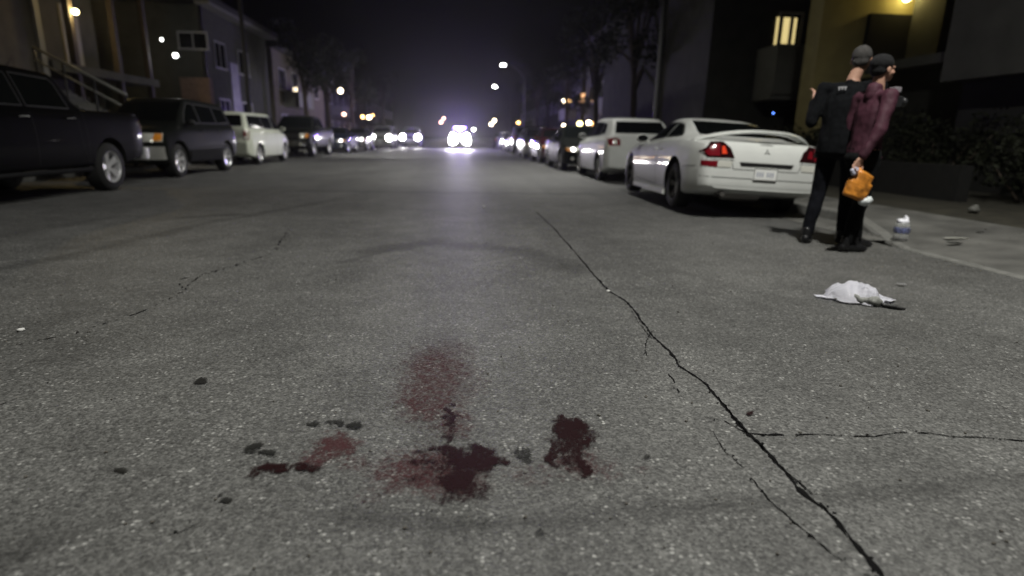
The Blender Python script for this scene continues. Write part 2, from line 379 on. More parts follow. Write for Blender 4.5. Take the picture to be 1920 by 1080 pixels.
for (nm, bl, lb) in [
    ('dark_spot', [(478,840,24,7,-20,1.0),(500,850,22,6,5,1.0),(470,848,14,6,0,.9)], 'forked black mark just above the narrow red streak'),
    ('dark_spot', [(592,796,22,5,-5,.9),(635,796,26,6,0,.85),(665,800,14,9,0,.95)], 'broken line of black marks above the pale red smear'),
    ('dark_spot', [(228,884,18,6,0,1.25)], 'isolated oval black spot nearest the left edge of the road'),
    ('dark_spot', [(377,716,14,6,-15,1.1)], 'small black spot alone, farther up the road on the left'),
    ('dark_spot', [(424,940,14,6,0,1.1),(414,930,7,4,0,.8)], 'small black spot below the narrow red streak'),
    ('dark_spot', [(980,852,26,14,0,.72),(985,862,12,9,0,.75)], 'grey wet blotch between the two thickest stains'),
    ('dark_spot', [(1408,777,9,4,-10,1.05)], 'tiny dark red drop right of the long crack'),
    ('dark_spot', [(1212,858,9,5,0,.9)], 'tiny black drop right of the dripping stain'),
    ('dark_spot', [(1015,1000,16,9,0,.75)], 'dim grey spot near the bottom of the view')]:
    stain(nm, bl, OIL if 'red' not in lb or 'streak' in lb or 'smear' in lb else BLOOD, .006, .006, lb, 'spot', gB)

# pale grit and loose pebbles lying on the asphalt
def pebble(loc, r, m, label):
    bm = bmesh.new(); bmesh.ops.create_icosphere(bm, subdivisions=2, radius=r)
    for v in bm.verts: v.co *= 1+random.uniform(-.2, .2); v.co.z *= .6
    o = mobj('pebble', bm, m); o.location = (loc[0], loc[1], r*.45); tag(o, label, 'pebble')
PALE = mat('pale_stone', (.6, .6, .58), .7)
pebble(G(1140, 547), .013, PALE, 'pale pebble lying in the long crack')
pebble(G(907, 388), .018, PALE, 'pale pebble far up the middle of the road')
pebble(G(40, 621), .016, PALE, 'pale pebble by the left edge of the view')

# ================================================================= CARS
def smooth_interp(pts, ys, k=.05):
    pts = sorted(pts); x = np.array([p[0] for p in pts]); v = np.array([p[1] for p in pts])
    g = np.linspace(x[0], x[-1], 600); gv = np.interp(g, x, v); h = g[1]-g[0]; n = max(1, int(k/h))
    pad = np.concatenate([2*gv[0]-gv[n:0:-1], gv, 2*gv[-1]-gv[-2:-n-2:-1]]); ker = np.hanning(2*n+1); ker /= ker.sum()
    gs = np.convolve(pad, ker, 'valid'); return np.interp(ys, g, gs)

class Body:
    def __init__(s, S):
        s.S = S; hl = S['L']/2
        s.ys = np.unique(np.concatenate([np.linspace(-hl, -hl+.25, 9), np.linspace(-hl+.25, hl-.25, 46), np.linspace(hl-.25, hl, 9)]))
        k = S.get('k', .06)
        top = smooth_interp(S['top'], s.ys, k); sh = smooth_interp(S['sh'], s.ys, k); bot = smooth_interp(S['bot'], s.ys, .04)
        w = smooth_interp(S['wid'], s.ys, .05); rw = smooth_interp(S['rw'], s.ys, .08)
        sh = np.minimum(sh, top-.012); rings = []
        for i, y in enumerate(s.ys):
            zb, zs, zt, ww = bot[i], sh[i], top[i], w[i]; r_ = min(rw[i], ww*.93); hgt = zs-zb
            g = max(zt-zs, .012); dc = min(.06, g*.35)
            pts = [(0, zb), (ww*.55, zb), (ww*.9, zb+.006), (ww*.965, zb+.035), (ww*.985, zb+.15*hgt), (ww, zb+.42*hgt), (ww*.998, zb+.62*hgt), (ww*.98, zb+.84*hgt), (ww*.965, zb+.94*hgt), (ww*.94, zs)]
            gx = lambda t: ww*.92+(r_-ww*.92)*t
            pts += [(gx(.04), zs+.04*(g-dc)), (gx(.35), zs+.38*(g-dc)), (gx(.68), zs+.72*(g-dc)), (gx(.94), zs+.97*(g-dc)), (r_*.985, zt-dc*.72), (r_*.93, zt-dc*.38), (r_*.75, zt-dc*.16), (r_*.4, zt-dc*.04), (0, zt)]
            p = np.array(pts); dd = np.concatenate([[0], np.cumsum(np.hypot(*np.diff(p, axis=0).T)+1e-6)])
            # uniform-ish refinement, keeping correspondence between rings
            q = []
            for a in range(len(p)-1):
                sub = 2 if a in (4, 5, 6, 10, 11, 12, 16, 17) else 1
                for t in range(sub): q.append(p[a]+(p[a+1]-p[a])*t/sub)
            q.append(p[-1]); rings.append(np.array(q))
        m = len(rings[0]); V = []; 
        for y, q in zip(s.ys, rings):
            for x, z in q: V.append((x, y, z))
            for x, z in q[1:-1][::-1]: V.append((-x, y, z))
        n = 2*m-2; Fc = []
        for i in range(len(rings)-1):
            for j in range(n): Fc.append((i*n+j, i*n+(j+1) % n, (i+1)*n+(j+1) % n, (i+1)*n+j))
        for base, sgn in ((0, 1), ((len(rings)-1)*n, -1)):       # end caps as strips between the two halves
            for j in range(m-1):
                a, b = j, j+1; c, d = (n-b) % n, (n-a) % n
                f = [base+a, base+b, base+c, base+d]; f = list(dict.fromkeys(f))
                if len(f) > 2: Fc.append(tuple(f if sgn < 0 else f[::-1]))
        s.me = np_mesh('body', V, Fc)
        bm = bmesh.new(); bm.from_mesh(s.me); bmesh.ops.remove_doubles(bm, verts=bm.verts, dist=1e-5); bmesh.ops.recalc_face_normals(bm, faces=bm.faces); bm.to_mesh(s.me)
        s.bvh = BVHTree.FromBMesh(bm); bm.free()
    def hit(s, axis, a, b, side=1):
        if axis == 'side': o, d = Vector((side*3, a, b)), Vector((-side, 0, 0))
        elif axis == 'rear': o, d = Vector((a, -6, b)), Vector((0, 1, 0))
        elif axis == 'front': o, d = Vector((a, 6, b)), Vector((0, -1, 0))
        else: o, d = Vector((a, b, 4)), Vector((0, 0, -1))
        h = s.bvh.ray_cast(o, d); return (h[0], h[1]) if h[0] is not None else (None, None)
    def patch(s, poly, axis, side=1, off=.004, cell=.05, thick=.012):
        """a convex outline laid on the body's skin"""
        xs = [p[0] for p in poly]; zs = [p[1] for p in poly]; bm = bmesh.new()
        nx = max(1, int((max(xs)-min(xs))/cell)+1); nz = max(1, int((max(zs)-min(zs))/cell)+1)
        g = [[bm.verts.new((min(xs)+(max(xs)-min(xs))*i/nx, min(zs)+(max(zs)-min(zs))*j/nz, 0)) for i in range(nx+1)] for j in range(nz+1)]
        for j in range(nz):
            for i in range(nx): bm.faces.new((g[j][i], g[j][i+1], g[j+1][i+1], g[j+1][i]))
        ar = sum(poly[i][0]*poly[(i+1) % len(poly)][1]-poly[(i+1) % len(poly)][0]*poly[i][1] for i in range(len(poly)))
        P = poly if ar > 0 else poly[::-1]
        for i in range(len(P)):
            a, b = P[i], P[(i+1) % len(P)]
            bmesh.ops.bisect_plane(bm, geom=bm.verts[:]+bm.edges[:]+bm.faces[:], plane_co=(*a, 0), plane_no=(b[1]-a[1], -(b[0]-a[0]), 0), clear_outer=True)
        dead = []
        for v in bm.verts:
            h, n = s.hit(axis, v.co.x, v.co.y, side)
            if h is None: dead.append(v)
            else: v.co = h+n*off
        if dead: bmesh.ops.delete(bm, geom=dead, context='VERTS')
        bmesh.ops.recalc_face_normals(bm, faces=bm.faces); bm.normal_update()
        d = {'side': Vector((side, 0, 0)), 'rear': Vector((0, -1, 0)), 'front': Vector((0, 1, 0)), 'top': Vector((0, 0, 1))}[axis]
        if sum((f.normal.dot(d)*f.calc_area() for f in bm.faces), 0) < 0: bmesh.ops.reverse_faces(bm, faces=bm.faces)
        be = [e for e in bm.edges if e.is_boundary]
        r = bmesh.ops.extrude_edge_only(bm, edges=be)
        nv = [v for v in r['geom'] if isinstance(v, bmesh.types.BMVert)]
        for v in nv: v.co -= d*thick
        return bm
    def line(s, pts, axis, side=1, w=.008, off=.0025):
        bm = bmesh.new(); prev = None; P = []
        for a, b in zip(pts[:-1], pts[1:]):
            n = max(1, int(math.hypot(b[0]-a[0], b[1]-a[1])/.04))
            for k in range(n): P.append((a[0]+(b[0]-a[0])*k/n, a[1]+(b[1]-a[1])*k/n))
        P.append(pts[-1])
        for i, p in enumerate(P):
            a = P[max(0, i-1)]; b = P[min(len(P)-1, i+1)]; l = math.hypot(b[0]-a[0], b[1]-a[1]) or 1; nx_, nz_ = -(b[1]-a[1])/l*w/2, (b[0]-a[0])/l*w/2
            h1, n1 = s.hit(axis, p[0]+nx_, p[1]+nz_, side); h2, n2 = s.hit(axis, p[0]-nx_, p[1]-nz_, side)
            if h1 is None or h2 is None: prev = None; continue
            cur = (bm.verts.new(h1+n1*off), bm.verts.new(h2+n2*off))
            if prev: bm.faces.new((prev[0], prev[1], cur[1], cur[0]))
            prev = cur
        return bm

def make_wheel(x, y, r, w, parent, spokes, rimmat, side):
    bm = bmesh.new(); hw = w/2
    prof = [(r*.62, -hw*.9), (r*.66, -hw), (r*.9, -hw), (r*.985, -hw*.8), (r, -hw*.45), (r, hw*.45), (r*.985, hw*.8), (r*.9, hw), (r*.66, hw), (r*.62, hw*.9), (r*.6, 0), (r*.62, -hw*.9)]
    lathe(bm, prof, 36, 'x'); o = mobj('wheel', bm, RUBBER, parent, angle=40); o.location = (x, y, r)
    bm = bmesh.new()
    lathe(bm, [(r*.6, -hw*.7), (r*.63, hw*.86), (r*.66, hw*.97), (r*.64, hw*.99), (r*.6, hw*.85), (r*.57, -hw*.7), (r*.6, -hw*.7)], 36, 'x')
    lathe(bm, [(0, hw*.55), (r*.13, hw*.55), (r*.15, hw*.45), (r*.15, -.02), (0, -.02)], 16, 'x')
    for k in range(spokes):
        a = k*2*math.pi/spokes; rot = Matrix.Rotation(a, 3, 'X'); sw = r*(.085 if spokes > 5 else .11)
        vs_ = []
        for rr, ww, xx in ((r*.1, sw*.8, hw*.5), (r*.35, sw, hw*.66), (r*.62, sw*1.35, hw*.8)):
            for dx in (0, -.03):
                for s2 in (-1, 1): vs_.append(bm.verts.new(rot @ Vector((xx+dx, s2*ww, rr))))
        for i in (0, 4):
            q = vs_[i:i+8]
            for f in ((0, 1, 5, 4), (1, 3, 7, 5), (3, 2, 6, 7), (2, 0, 4, 6)): bm.faces.new([q[t] for t in f])
    bmesh.ops.recalc_face_normals(bm, faces=bm.faces)
    ri = mobj('rim', bm, rimmat, o, angle=35)
    bm = bmesh.new(); lathe(bm, [(0, -.005), (r*.5, -.005), (r*.5, -.03), (0, -.03)], 24, 'x'); mobj('brake_disc', bm, TRIM, o, angle=30)
    if side < 0: o.rotation_euler = (0, 0, math.pi)
    o.rotation_euler.x = random.uniform(0, 1)
    return o

def make_car(S, name, paint, loc, rz, label, cat='car', group=None, lit=None, spokes=7, rim=ALLOY, tint=None, bulb=None):
    B = Body(S); root = empty(name, loc, rz, label, cat, group)
    r = S['wr']; wy = S['wy']; wx = S['W']/2-S.get('inset', .035)-S['tw']/2
    # wheel openings
    tmp = bpy.data.objects.new('tmp', B.me); COL.objects.link(tmp)
    bm = bmesh.new()
    for y in wy:
        for sx in (-1, 1):
            mt = Matrix.Translation((sx*(S['W']/2-.1), y, r+.015))
            lathe(bm, [(0, -.26), (r*1.17, -.26), (r*1.17, .26), (0, .26)], 40, 'x', mt)
    bmesh.ops.remove_doubles(bm, verts=bm.verts, dist=1e-6); bmesh.ops.recalc_face_normals(bm, faces=bm.faces)
    cme = bpy.data.meshes.new('cut'); bm.to_mesh(cme); bm.free(); cut = bpy.data.objects.new('cut', cme); COL.objects.link(cut)
    cme.materials.append(TRIM); B.me.materials.append(paint); B.me.materials.append(TRIM)
    md = tmp.modifiers.new('b', 'BOOLEAN'); md.operation = 'DIFFERENCE'; md.object = cut; md.solver = 'EXACT'; md.material_mode = 'TRANSFER'
    dg = bpy.context.evaluated_depsgraph_get(); me = bpy.data.meshes.new_from_object(tmp.evaluated_get(dg))
    bpy.data.objects.remove(tmp); bpy.data.objects.remove(cut)
    for p in me.polygons:
        c = p.center
        if me.materials[p.material_index] != paint and abs(c.z-r) > r*1.6: p.material_index = 0
    body = mobj('body', me, paint, root, angle=38)
    def put(nm, bm, m, parent=root): return mobj(nm, bm, m, parent, angle=40)
    if S.get('clad'):
        for sx in (-1, 1):
            for (a, b) in S['clad']:
                put('side_cladding', B.patch([(a, S['clz'][0]), (b, S['clz'][0]), (b, S['clz'][1]), (a, S['clz'][1])], 'side', sx, .012), CLAD)
    for sx in (-1, 1):
        for k, poly in enumerate(S['sidewin']):
            w_ = put('side_window', B.patch(poly, 'side', sx, .004), tint or GLASS)
            fr = B.line(poly+[poly[0]], 'side', sx, .022, .006); put('window_trim', fr, TRIM, w_)
        for pts in S.get('seams', []): put('door_seam', B.line(pts, 'side', sx), SEAM)
        for (hy, hz) in S.get('handles', []):
            h, n = B.hit('side', hy, hz, sx); bm = bmesh.new()
            tube(bm, [h+n*.004-Vector((0, .085, 0)), h+n*.03-Vector((0, .06, 0)), h+n*.03+Vector((0, .06, 0)), h+n*.004+Vector((0, .085, 0))], .011, 6); put('door_handle', bm, S.get('handlemat', paint))
        my, mz = S['mirror']; h, n = B.hit('side', my, mz, sx)
        if h is not None:
            bm = bmesh.new(); bmesh.ops.create_icosphere(bm, subdivisions=3, radius=1)
            for v in bm.verts: v.co = Vector((v.co.x*.105, v.co.y*.06*(1.3 if v.co.y > 0 else .5), v.co.z*.072))+h+Vector((sx*.11, .03, .05))
            tube(bm, [h+Vector((0, .03, .0)), h+Vector((sx*.07, .03, .03))], .02, 6)
            mm = put('side_mirror', bm, paint if S.get('mirpaint', 1) else TRIM)
            bm = bmesh.new(); bmesh.ops.create_circle(bm, cap_ends=True, segments=16, radius=1)
            for v in bm.verts: v.co = h+Vector((sx*.11+v.co.x*.09, -.004, .05+v.co.y*.055))
            put('mirror_glass', bm, GLASS if S.get('darkmir') else CHROME, mm)
    put('windscreen', B.patch(S['wind'], 'front', off=.004), tint or GLASS)
    if S.get('rearwin'): put('rear_window', B.patch(S['rearwin'], 'rear', off=.004), tint or GLASS)
    hl = WLAMP if lit == 'full' else WLAMP2 if lit == 'dim' else CLEAR
    for sx in (-1, 1):
        p = [(sx*a, b) for a, b in S['head']]; h_ = put('headlight', B.patch(p, 'front', off=.008), CLEAR)
        if lit:
            cx_ = sum(a for a, b in S['head'])/len(S['head']); cz_ = sum(b for a, b in S['head'])/len(S['head']); br = bulb or (.10 if lit == 'full' else .05)
            put('bulb', B.patch([(sx*(cx_-.02)+br*math.cos(k*math.pi/6), cz_+br*math.sin(k*math.pi/6)) for k in range(12)], 'front', off=.022, cell=.04), hl, h_)
        if S.get('turn'): put('turn_signal', B.patch([(sx*a, b) for a, b in S['turn']], 'front', off=.014), AMBER, h_)
        t_ = put('tail_light', B.patch([(sx*a, b) for a, b in S['tail']], 'rear', off=.008), S.get('tailmat', REDL))
        for (poly, mm) in S.get('tailin', []): put('lens', B.patch([(sx*a, b) for a, b in poly], 'rear', off=.014, thick=.004), mm, t_)
        for (poly, mm, nm) in S.get('rearbits', []): put(nm, B.patch([(sx*a, b) for a, b in poly], 'rear', off=.008), mm)
        if S.get('fog'):
            fx, fz, fr_ = S['fog']; poly = [(sx*fx+fr_*math.cos(a*math.pi/5), fz+fr_*math.sin(a*math.pi/5)) for a in range(10)]
            put('fog_lamp', B.patch(poly, 'front', off=.012, cell=.03), CLEAR)
    for (poly, mm, nm) in S.get('frontbits', []): put(nm, B.patch(poly, 'front', off=.01), mm)
    for (poly, mm, nm) in S.get('backbits', []): put(nm, B.patch(poly, 'rear', off=.007), mm)
    for (pts) in S.get('rearseams', []): put('panel_seam', B.line(pts, 'rear'), SEAM)
    for which, key in (('rear', 'plate'), ('front', 'fplate')):
        if S.get(key):
            x_, z_ = S[key]; h, n = B.hit(which, x_, z_); d = -1 if which == 'rear' else 1
            bm = bmesh.new(); box(bm, x_-.152, x_+.152, h.y+d*.004 if d > 0 else h.y-.02, h.y+.02 if d > 0 else h.y-.004, z_-.076, z_+.076)
            pl = bevel_obj(mobj('licence_plate', bm, PLATE, root, smooth=False), .004)
            bm = bmesh.new(); yy = h.y-.0215 if d < 0 else h.y+.0215
            for (x0, x1, z0, z1) in ((-.15, .15, -.074, -.066), (-.15, .15, .066, .074), (-.15, -.144, -.066, .066), (.144, .15, -.066, .066)):
                box(bm, x_+x0, x_+x1, min(yy, yy-d*.002), max(yy, yy-d*.002), z_+z0, z_+z1)
            mobj('plate_frame', bm, CHROME, pl, smooth=False)
            for k in range(7):
                if k == 3: continue
                x0 = x_-.115+k*.033; bm = bmesh.new(); box(bm, x0, x0+.018, min(yy, yy+d*.001), max(yy, yy+d*.001), z_-.03, z_+.028)
                mobj('plate_mark', bm, INK, pl, smooth=False)
    for sx in (-1, 1):
        for y in wy: make_wheel(sx*wx, y, r, S['tw'], root, spokes, rim, sx)
    # underside: axle, exhaust silencer
    for y in wy:
        bm = bmesh.new(); box(bm, -wx+.05, wx-.05, y-.05, y+.05, r-.06, r+.05); mobj('axle', bm, TRIM, root, smooth=False)
    bm = bmesh.new(); hl_ = S['L']/2; zx = S['bot'][0][1]-.10 if S.get('muff') else S['bot'][0][1]-.05
    tube(bm, [(-.42, -hl_+.30, zx+.02), (-.40, -hl_+.30, zx+.02), (.1, -hl_+.36, zx+.02), (.12, -hl_+.36, zx+.02)], [.05, .085, .085, .05], 12)
    tube(bm, [(-.5, -hl_+.02, zx+.03), (-.5, -hl_+.28, zx+.03), (-.40, -hl_+.32, zx+.02)], .03, 10)
    mobj('exhaust', bm, mat('exhaust_steel', (.2, .19, .18), .45, .8), root, angle=40)
    return root, B

HW = lambda L: L/2
COUPE = dict(L=4.46, W=1.75, wr=.325, tw=.22, wy=(-1.24, 1.32), k=.09,
    top=[(-2.23,.70),(-2.215,.82),(-2.17,.93),(-2.08,.955),(-1.75,.98),(-1.45,1.02),(-.62,1.265),(-.30,1.305),(0,1.30),(.25,1.26),(1.02,.93),(1.2,.87),(1.75,.78),(2.05,.68),(2.23,.52)],
    sh=[(-2.23,.68),(-2.2,.80),(-2.13,.895),(-1.9,.93),(-1.3,.95),(-.6,.93),(.2,.885),(1.05,.845),(1.75,.73),(2.05,.62),(2.23,.47)],
    bot=[(-2.23,.36),(-2.1,.30),(-1.7,.235),(-1.0,.17),(1.0,.17),(1.7,.19),(2.23,.24)],
    wid=[(-2.23,.70),(-2.2,.765),(-2.1,.815),(-1.8,.86),(-1.3,.875),(-.5,.86),(.6,.865),(1.3,.875),(1.8,.82),(2.08,.68),(2.23,.42)],
    rw=[(-2.23,.66),(-2.0,.70),(-1.6,.66),(-1.3,.60),(-.6,.53),(-.1,.52),(.25,.52),(1.05,.68),(1.6,.66),(2.23,.4)],
    sidewin=[[(.78,.93),(-.30,.985),(-.30,1.215),(.18,1.20),(.40,1.12)], [(-.36,.99),(-.98,1.01),(-.62,1.17),(-.36,1.21)]],
    wind=[(-.62,.955),(.62,.955),(.50,1.235),(-.50,1.235)], rearwin=[(-.58,1.03),(.58,1.03),(.47,1.238),(-.47,1.238)],
    seams=[[(.86,.86),(.80,.30)],[(-.33,.95),(-.33,.5),(-.42,.27)],[(.80,.30),(-.42,.27)],[(-2.02,.62),(-1.62,.60)],[(-1.62,.60),(-1.62,.36)]],
    handles=[(-.22,.80)], mirror=(.62,.915), darkmir=1,
    head=[(.36,.56),(.70,.60),(.74,.72),(.50,.70)], tail=[(.42,.745),(.745,.735),(.81,.80),(.70,.925),(.56,.935),(.47,.86)], tailmat=mat('dark_lens', (.02, .004, .005), .12, 0, 1),
    tailin=[([(.52,.79),(.585,.785),(.585,.875),(.55,.88)], REDG), ([(.61,.76),(.735,.755),(.775,.80),(.70,.885),(.61,.905)], REDL)],
    rearbits=[([(.46,.63),(.62,.625),(.62,.70),(.44,.70)], CLEAR, 'reversing_light'), ([(.63,.625),(.80,.63),(.80,.695),(.63,.70)], REDL, 'reflector')],
    backbits=[([(-.33,.655),(.33,.655),(.35,.70),(-.35,.70)], TRIM, 'handle_recess'), ([(-.08,.92),(.08,.92),(.07,.955),(-.07,.955)], SEAM, 'brake_light')],
    rearseams=[[(-.46,.74),(-.42,.61),(.42,.61),(.46,.74)],[(-.80,.50),(.80,.50)],[(.80,.715),(.42,.715)],[(-.80,.715),(-.42,.715)]],
    plate=(0,.565), fplate=None, muff=1)
SEDAN = dict(L=4.6, W=1.76, wr=.315, tw=.2, wy=(-1.34, 1.36), k=.08,
    top=[(-2.3,.75),(-2.27,.95),(-2.15,1.03),(-1.5,1.07),(-1.35,1.09),(-.75,1.40),(-.2,1.44),(.25,1.42),(1.1,1.0),(1.3,.95),(2.0,.82),(2.2,.72),(2.3,.55)],
    sh=[(-2.3,.72),(-2.25,.9),(-2.1,.96),(-1.2,.97),(.3,.93),(1.2,.90),(2.0,.76),(2.3,.5)],
    bot=[(-2.3,.34),(-2.1,.26),(-1.7,.2),(1.7,.2),(2.3,.26)],
    wid=[(-2.3,.68),(-2.25,.76),(-2.0,.85),(-1.3,.88),(1.3,.88),(1.9,.82),(2.15,.7),(2.3,.46)],
    rw=[(-2.3,.66),(-1.6,.70),(-1.3,.66),(-.75,.57),(.25,.57),(1.15,.72),(2.3,.5)],
    sidewin=[[(.86,1.0),(-.05,1.02),(-.05,1.33),(.22,1.33),(.5,1.2)], [(-.11,1.02),(-.95,1.03),(-.95,1.16),(-.72,1.29),(-.11,1.33)]],
    wind=[(-.66,1.03),(.66,1.03),(.54,1.36),(-.54,1.36)], rearwin=[(-.60,1.12),(.60,1.12),(.52,1.35),(-.52,1.35)],
    seams=[[(.95,.92),(.92,.3)],[(-.08,.98),(-.08,.28)],[(-.98,1.0),(-.98,.7),(-.8,.3)]], handles=[(.05,.88),(-.85,.9)], mirror=(.75,.97),
    head=[(.42,.60),(.74,.62),(.78,.72),(.44,.72)], tail=[(.50,.74),(.80,.74),(.80,.90),(.56,.92)],
    frontbits=[([(-.36,.58),(.36,.58),(.36,.70),(-.36,.70)], TRIM, 'grille'),([(-.5,.36),(.5,.36),(.46,.44),(-.46,.44)], TRIM, 'air_intake')],
    plate=(0,.80), fplate=(0,.48), turn=[(.66,.62),(.76,.64),(.78,.71),(.68,.70)], fog=(.6,.40,.05))
HATCH = dict(SEDAN, L=4.2, W=1.76, wy=(-1.28, 1.28), wr=.32,
    top=[(-2.1,.80),(-2.07,.98),(-1.98,1.10),(-1.62,1.42),(-1.4,1.49),(-.4,1.53),(.2,1.50),(1.05,1.05),(1.25,.99),(1.85,.86),(2.02,.74),(2.1,.58)],
    sh=[(-2.1,.77),(-2.06,.93),(-1.98,.99),(-1.2,1.0),(.3,.96),(1.1,.94),(1.85,.80),(2.1,.54)],
    bot=[(-2.1,.34),(-1.95,.27),(-1.6,.2),(1.6,.2),(2.1,.25)],
    wid=[(-2.1,.74),(-2.06,.80),(-1.9,.86),(-1.3,.88),(1.3,.88),(1.75,.82),(2.0,.68),(2.1,.48)],
    rw=[(-2.1,.72),(-1.9,.70),(-1.5,.60),(-.6,.59),(.2,.59),(1.05,.72),(2.1,.5)],
    sidewin=[[(.80,1.05),(-.05,1.07),(-.05,1.42),(.18,1.42),(.45,1.27)], [(-.11,1.07),(-.95,1.09),(-.95,1.38),(-.11,1.42)], [(-1.01,1.10),(-1.45,1.14),(-1.3,1.33),(-1.01,1.38)]],
    wind=[(-.66,1.08),(.66,1.08),(.56,1.44),(-.56,1.44)], rearwin=[(-.62,1.13),(.62,1.13),(.54,1.40),(-.54,1.40)],
    head=[(.42,.64),(.72,.66),(.76,.78),(.44,.78)], tail=[(.52,.85),(.78,.85),(.80,1.0),(.62,1.03),(.52,.98)], tailin=[([(.60,.88),(.68,.88),(.68,.98),(.60,.98)], CLEAR)],
    plate=(.0,.82), fplate=(0,.5), seams=[[(.9,.96),(.88,.3)],[(-.08,1.02),(-.08,.28)],[(-.98,1.04),(-.98,.7),(-.8,.3)]], mirror=(.70,1.02), turn=[(.66,.67),(.74,.68),(.76,.76),(.67,.76)],
    frontbits=[([(-.36,.64),(.36,.64),(.36,.74),(-.36,.74)], TRIM, 'grille'),([(-.5,.34),(.5,.34),(.46,.44),(-.46,.44)], TRIM, 'air_intake')])
SUV = dict(SEDAN, L=4.4, W=1.80, wy=(-1.32, 1.32), wr=.355, tw=.23,
    top=[(-2.2,.9),(-2.17,1.10),(-2.08,1.25),(-1.85,1.62),(-1.7,1.69),(-.2,1.73),(.3,1.70),(1.0,1.18),(1.15,1.12),(1.9,1.02),(2.12,.86),(2.2,.66)],
    sh=[(-2.2,.87),(-2.16,1.02),(-2.0,1.10),(-.5,1.08),(.9,1.05),(1.9,.94),(2.12,.80),(2.2,.6)],
    bot=[(-2.2,.42),(-2.0,.34),(-1.6,.28),(1.6,.28),(2.2,.34)],
    wid=[(-2.2,.76),(-2.15,.82),(-1.9,.88),(-1.3,.90),(1.3,.90),(1.9,.86),(2.1,.74),(2.2,.56)],
    rw=[(-2.2,.74),(-1.9,.66),(-.5,.63),(.3,.62),(1.05,.76),(2.2,.6)],
    sidewin=[[(.78,1.16),(0,1.17),(0,1.60),(.28,1.60),(.5,1.44)], [(-.06,1.17),(-.95,1.18),(-.95,1.58),(-.06,1.60)], [(-1.01,1.18),(-1.78,1.22),(-1.62,1.55),(-1.01,1.58)]],
    wind=[(-.68,1.20),(.68,1.20),(.58,1.62),(-.58,1.62)], rearwin=[(-.64,1.28),(.64,1.28),(.56,1.58),(-.56,1.58)],
    head=[(.46,.75),(.82,.76),(.82,.92),(.46,.92)], turn=[(.71,.77),(.81,.78),(.81,.91),(.71,.91)], tail=[(.66,.90),(.82,.90),(.82,1.18),(.68,1.2)],
    clad=[(-.85,.85)], clz=(.33,.58), fog=(.55,.50,.065), mirpaint=0,
    frontbits=[([(-.42,.74),(.42,.74),(.42,.90),(-.42,.90)], TRIM, 'grille'),([(-.84,.40),(.84,.40),(.84,.66),(-.84,.66)], mat('silver_bumper', (.32,.32,.30), .4, .3, .3), 'bumper_cover'),([(-.40,.45),(.40,.45),(.36,.60),(-.36,.60)], TRIM, 'air_intake')],
    plate=(0,.85), fplate=(0,.56), seams=[[(.9,1.06),(.88,.36)],[(-.03,1.12),(-.03,.34)],[(-.98,1.14),(-.98,.7),(-.85,.4)]], handles=[(.1,1.0),(-.85,1.0)], mirror=(.72,1.12))
PICKUP = dict(SEDAN, L=5.3, W=1.92, wy=(-1.50, 1.62), wr=.385, tw=.26, k=.035,
    top=[(-2.65,1.10),(-2.63,1.24),(-2.58,1.27),(-.96,1.27),(-.93,1.34),(-.86,1.70),(-.74,1.77),(.2,1.80),(.55,1.76),(1.15,1.26),(1.3,1.20),(2.3,1.13),(2.55,1.0),(2.65,.75)],
    sh=[(-2.65,1.08),(-2.6,1.22),(-.9,1.22),(.6,1.19),(1.2,1.15),(2.3,1.02),(2.65,.7)],
    bot=[(-2.65,.55),(-2.4,.48),(-2.0,.42),(2.0,.40),(2.65,.45)],
    wid=[(-2.65,.86),(-2.6,.90),(-2.3,.95),(1.5,.96),(2.3,.92),(2.55,.8),(2.65,.66)],
    rw=[(-2.65,.84),(-.95,.84),(-.85,.68),(.5,.66),(1.2,.82),(2.65,.66)],
    sidewin=[[(.98,1.26),(.22,1.26),(.22,1.67),(.52,1.67),(.68,1.56)], [(.14,1.26),(-.72,1.26),(-.66,1.60),(-.60,1.66),(.14,1.68)]],
    wind=[(-.74,1.28),(.74,1.28),(.62,1.70),(-.62,1.70)], rearwin=[(-.6,1.32),(.6,1.32),(.56,1.66),(-.56,1.66)],
    head=[(.56,.80),(.84,.82),(.88,1.0),(.56,1.0)], turn=[(.74,.82),(.86,.83),(.88,.98),(.76,.98)], tail=[(.76,.82),(.89,.82),(.89,1.15),(.76,1.15)],
    clad=None, fog=(.6,.55,.06), frontbits=[([(-.5,.80),(.5,.80),(.5,1.0),(-.5,1.0)], TRIM, 'grille'),([(-.80,.48),(.80,.48),(.80,.70),(-.80,.70)], CHROME, 'front_bumper')],
    plate=(0,.62), fplate=None, seams=[[(1.12,1.16),(1.1,.5)],[(.18,1.22),(.18,.48)],[(-.78,1.24),(-.78,.8),(-.9,.5)],[(-.94,1.22),(-.94,.48)]], handles=[(.32,1.12),(-.62,1.12)], mirror=(.92,1.22), handlemat=CHROME, mirpaint=0)
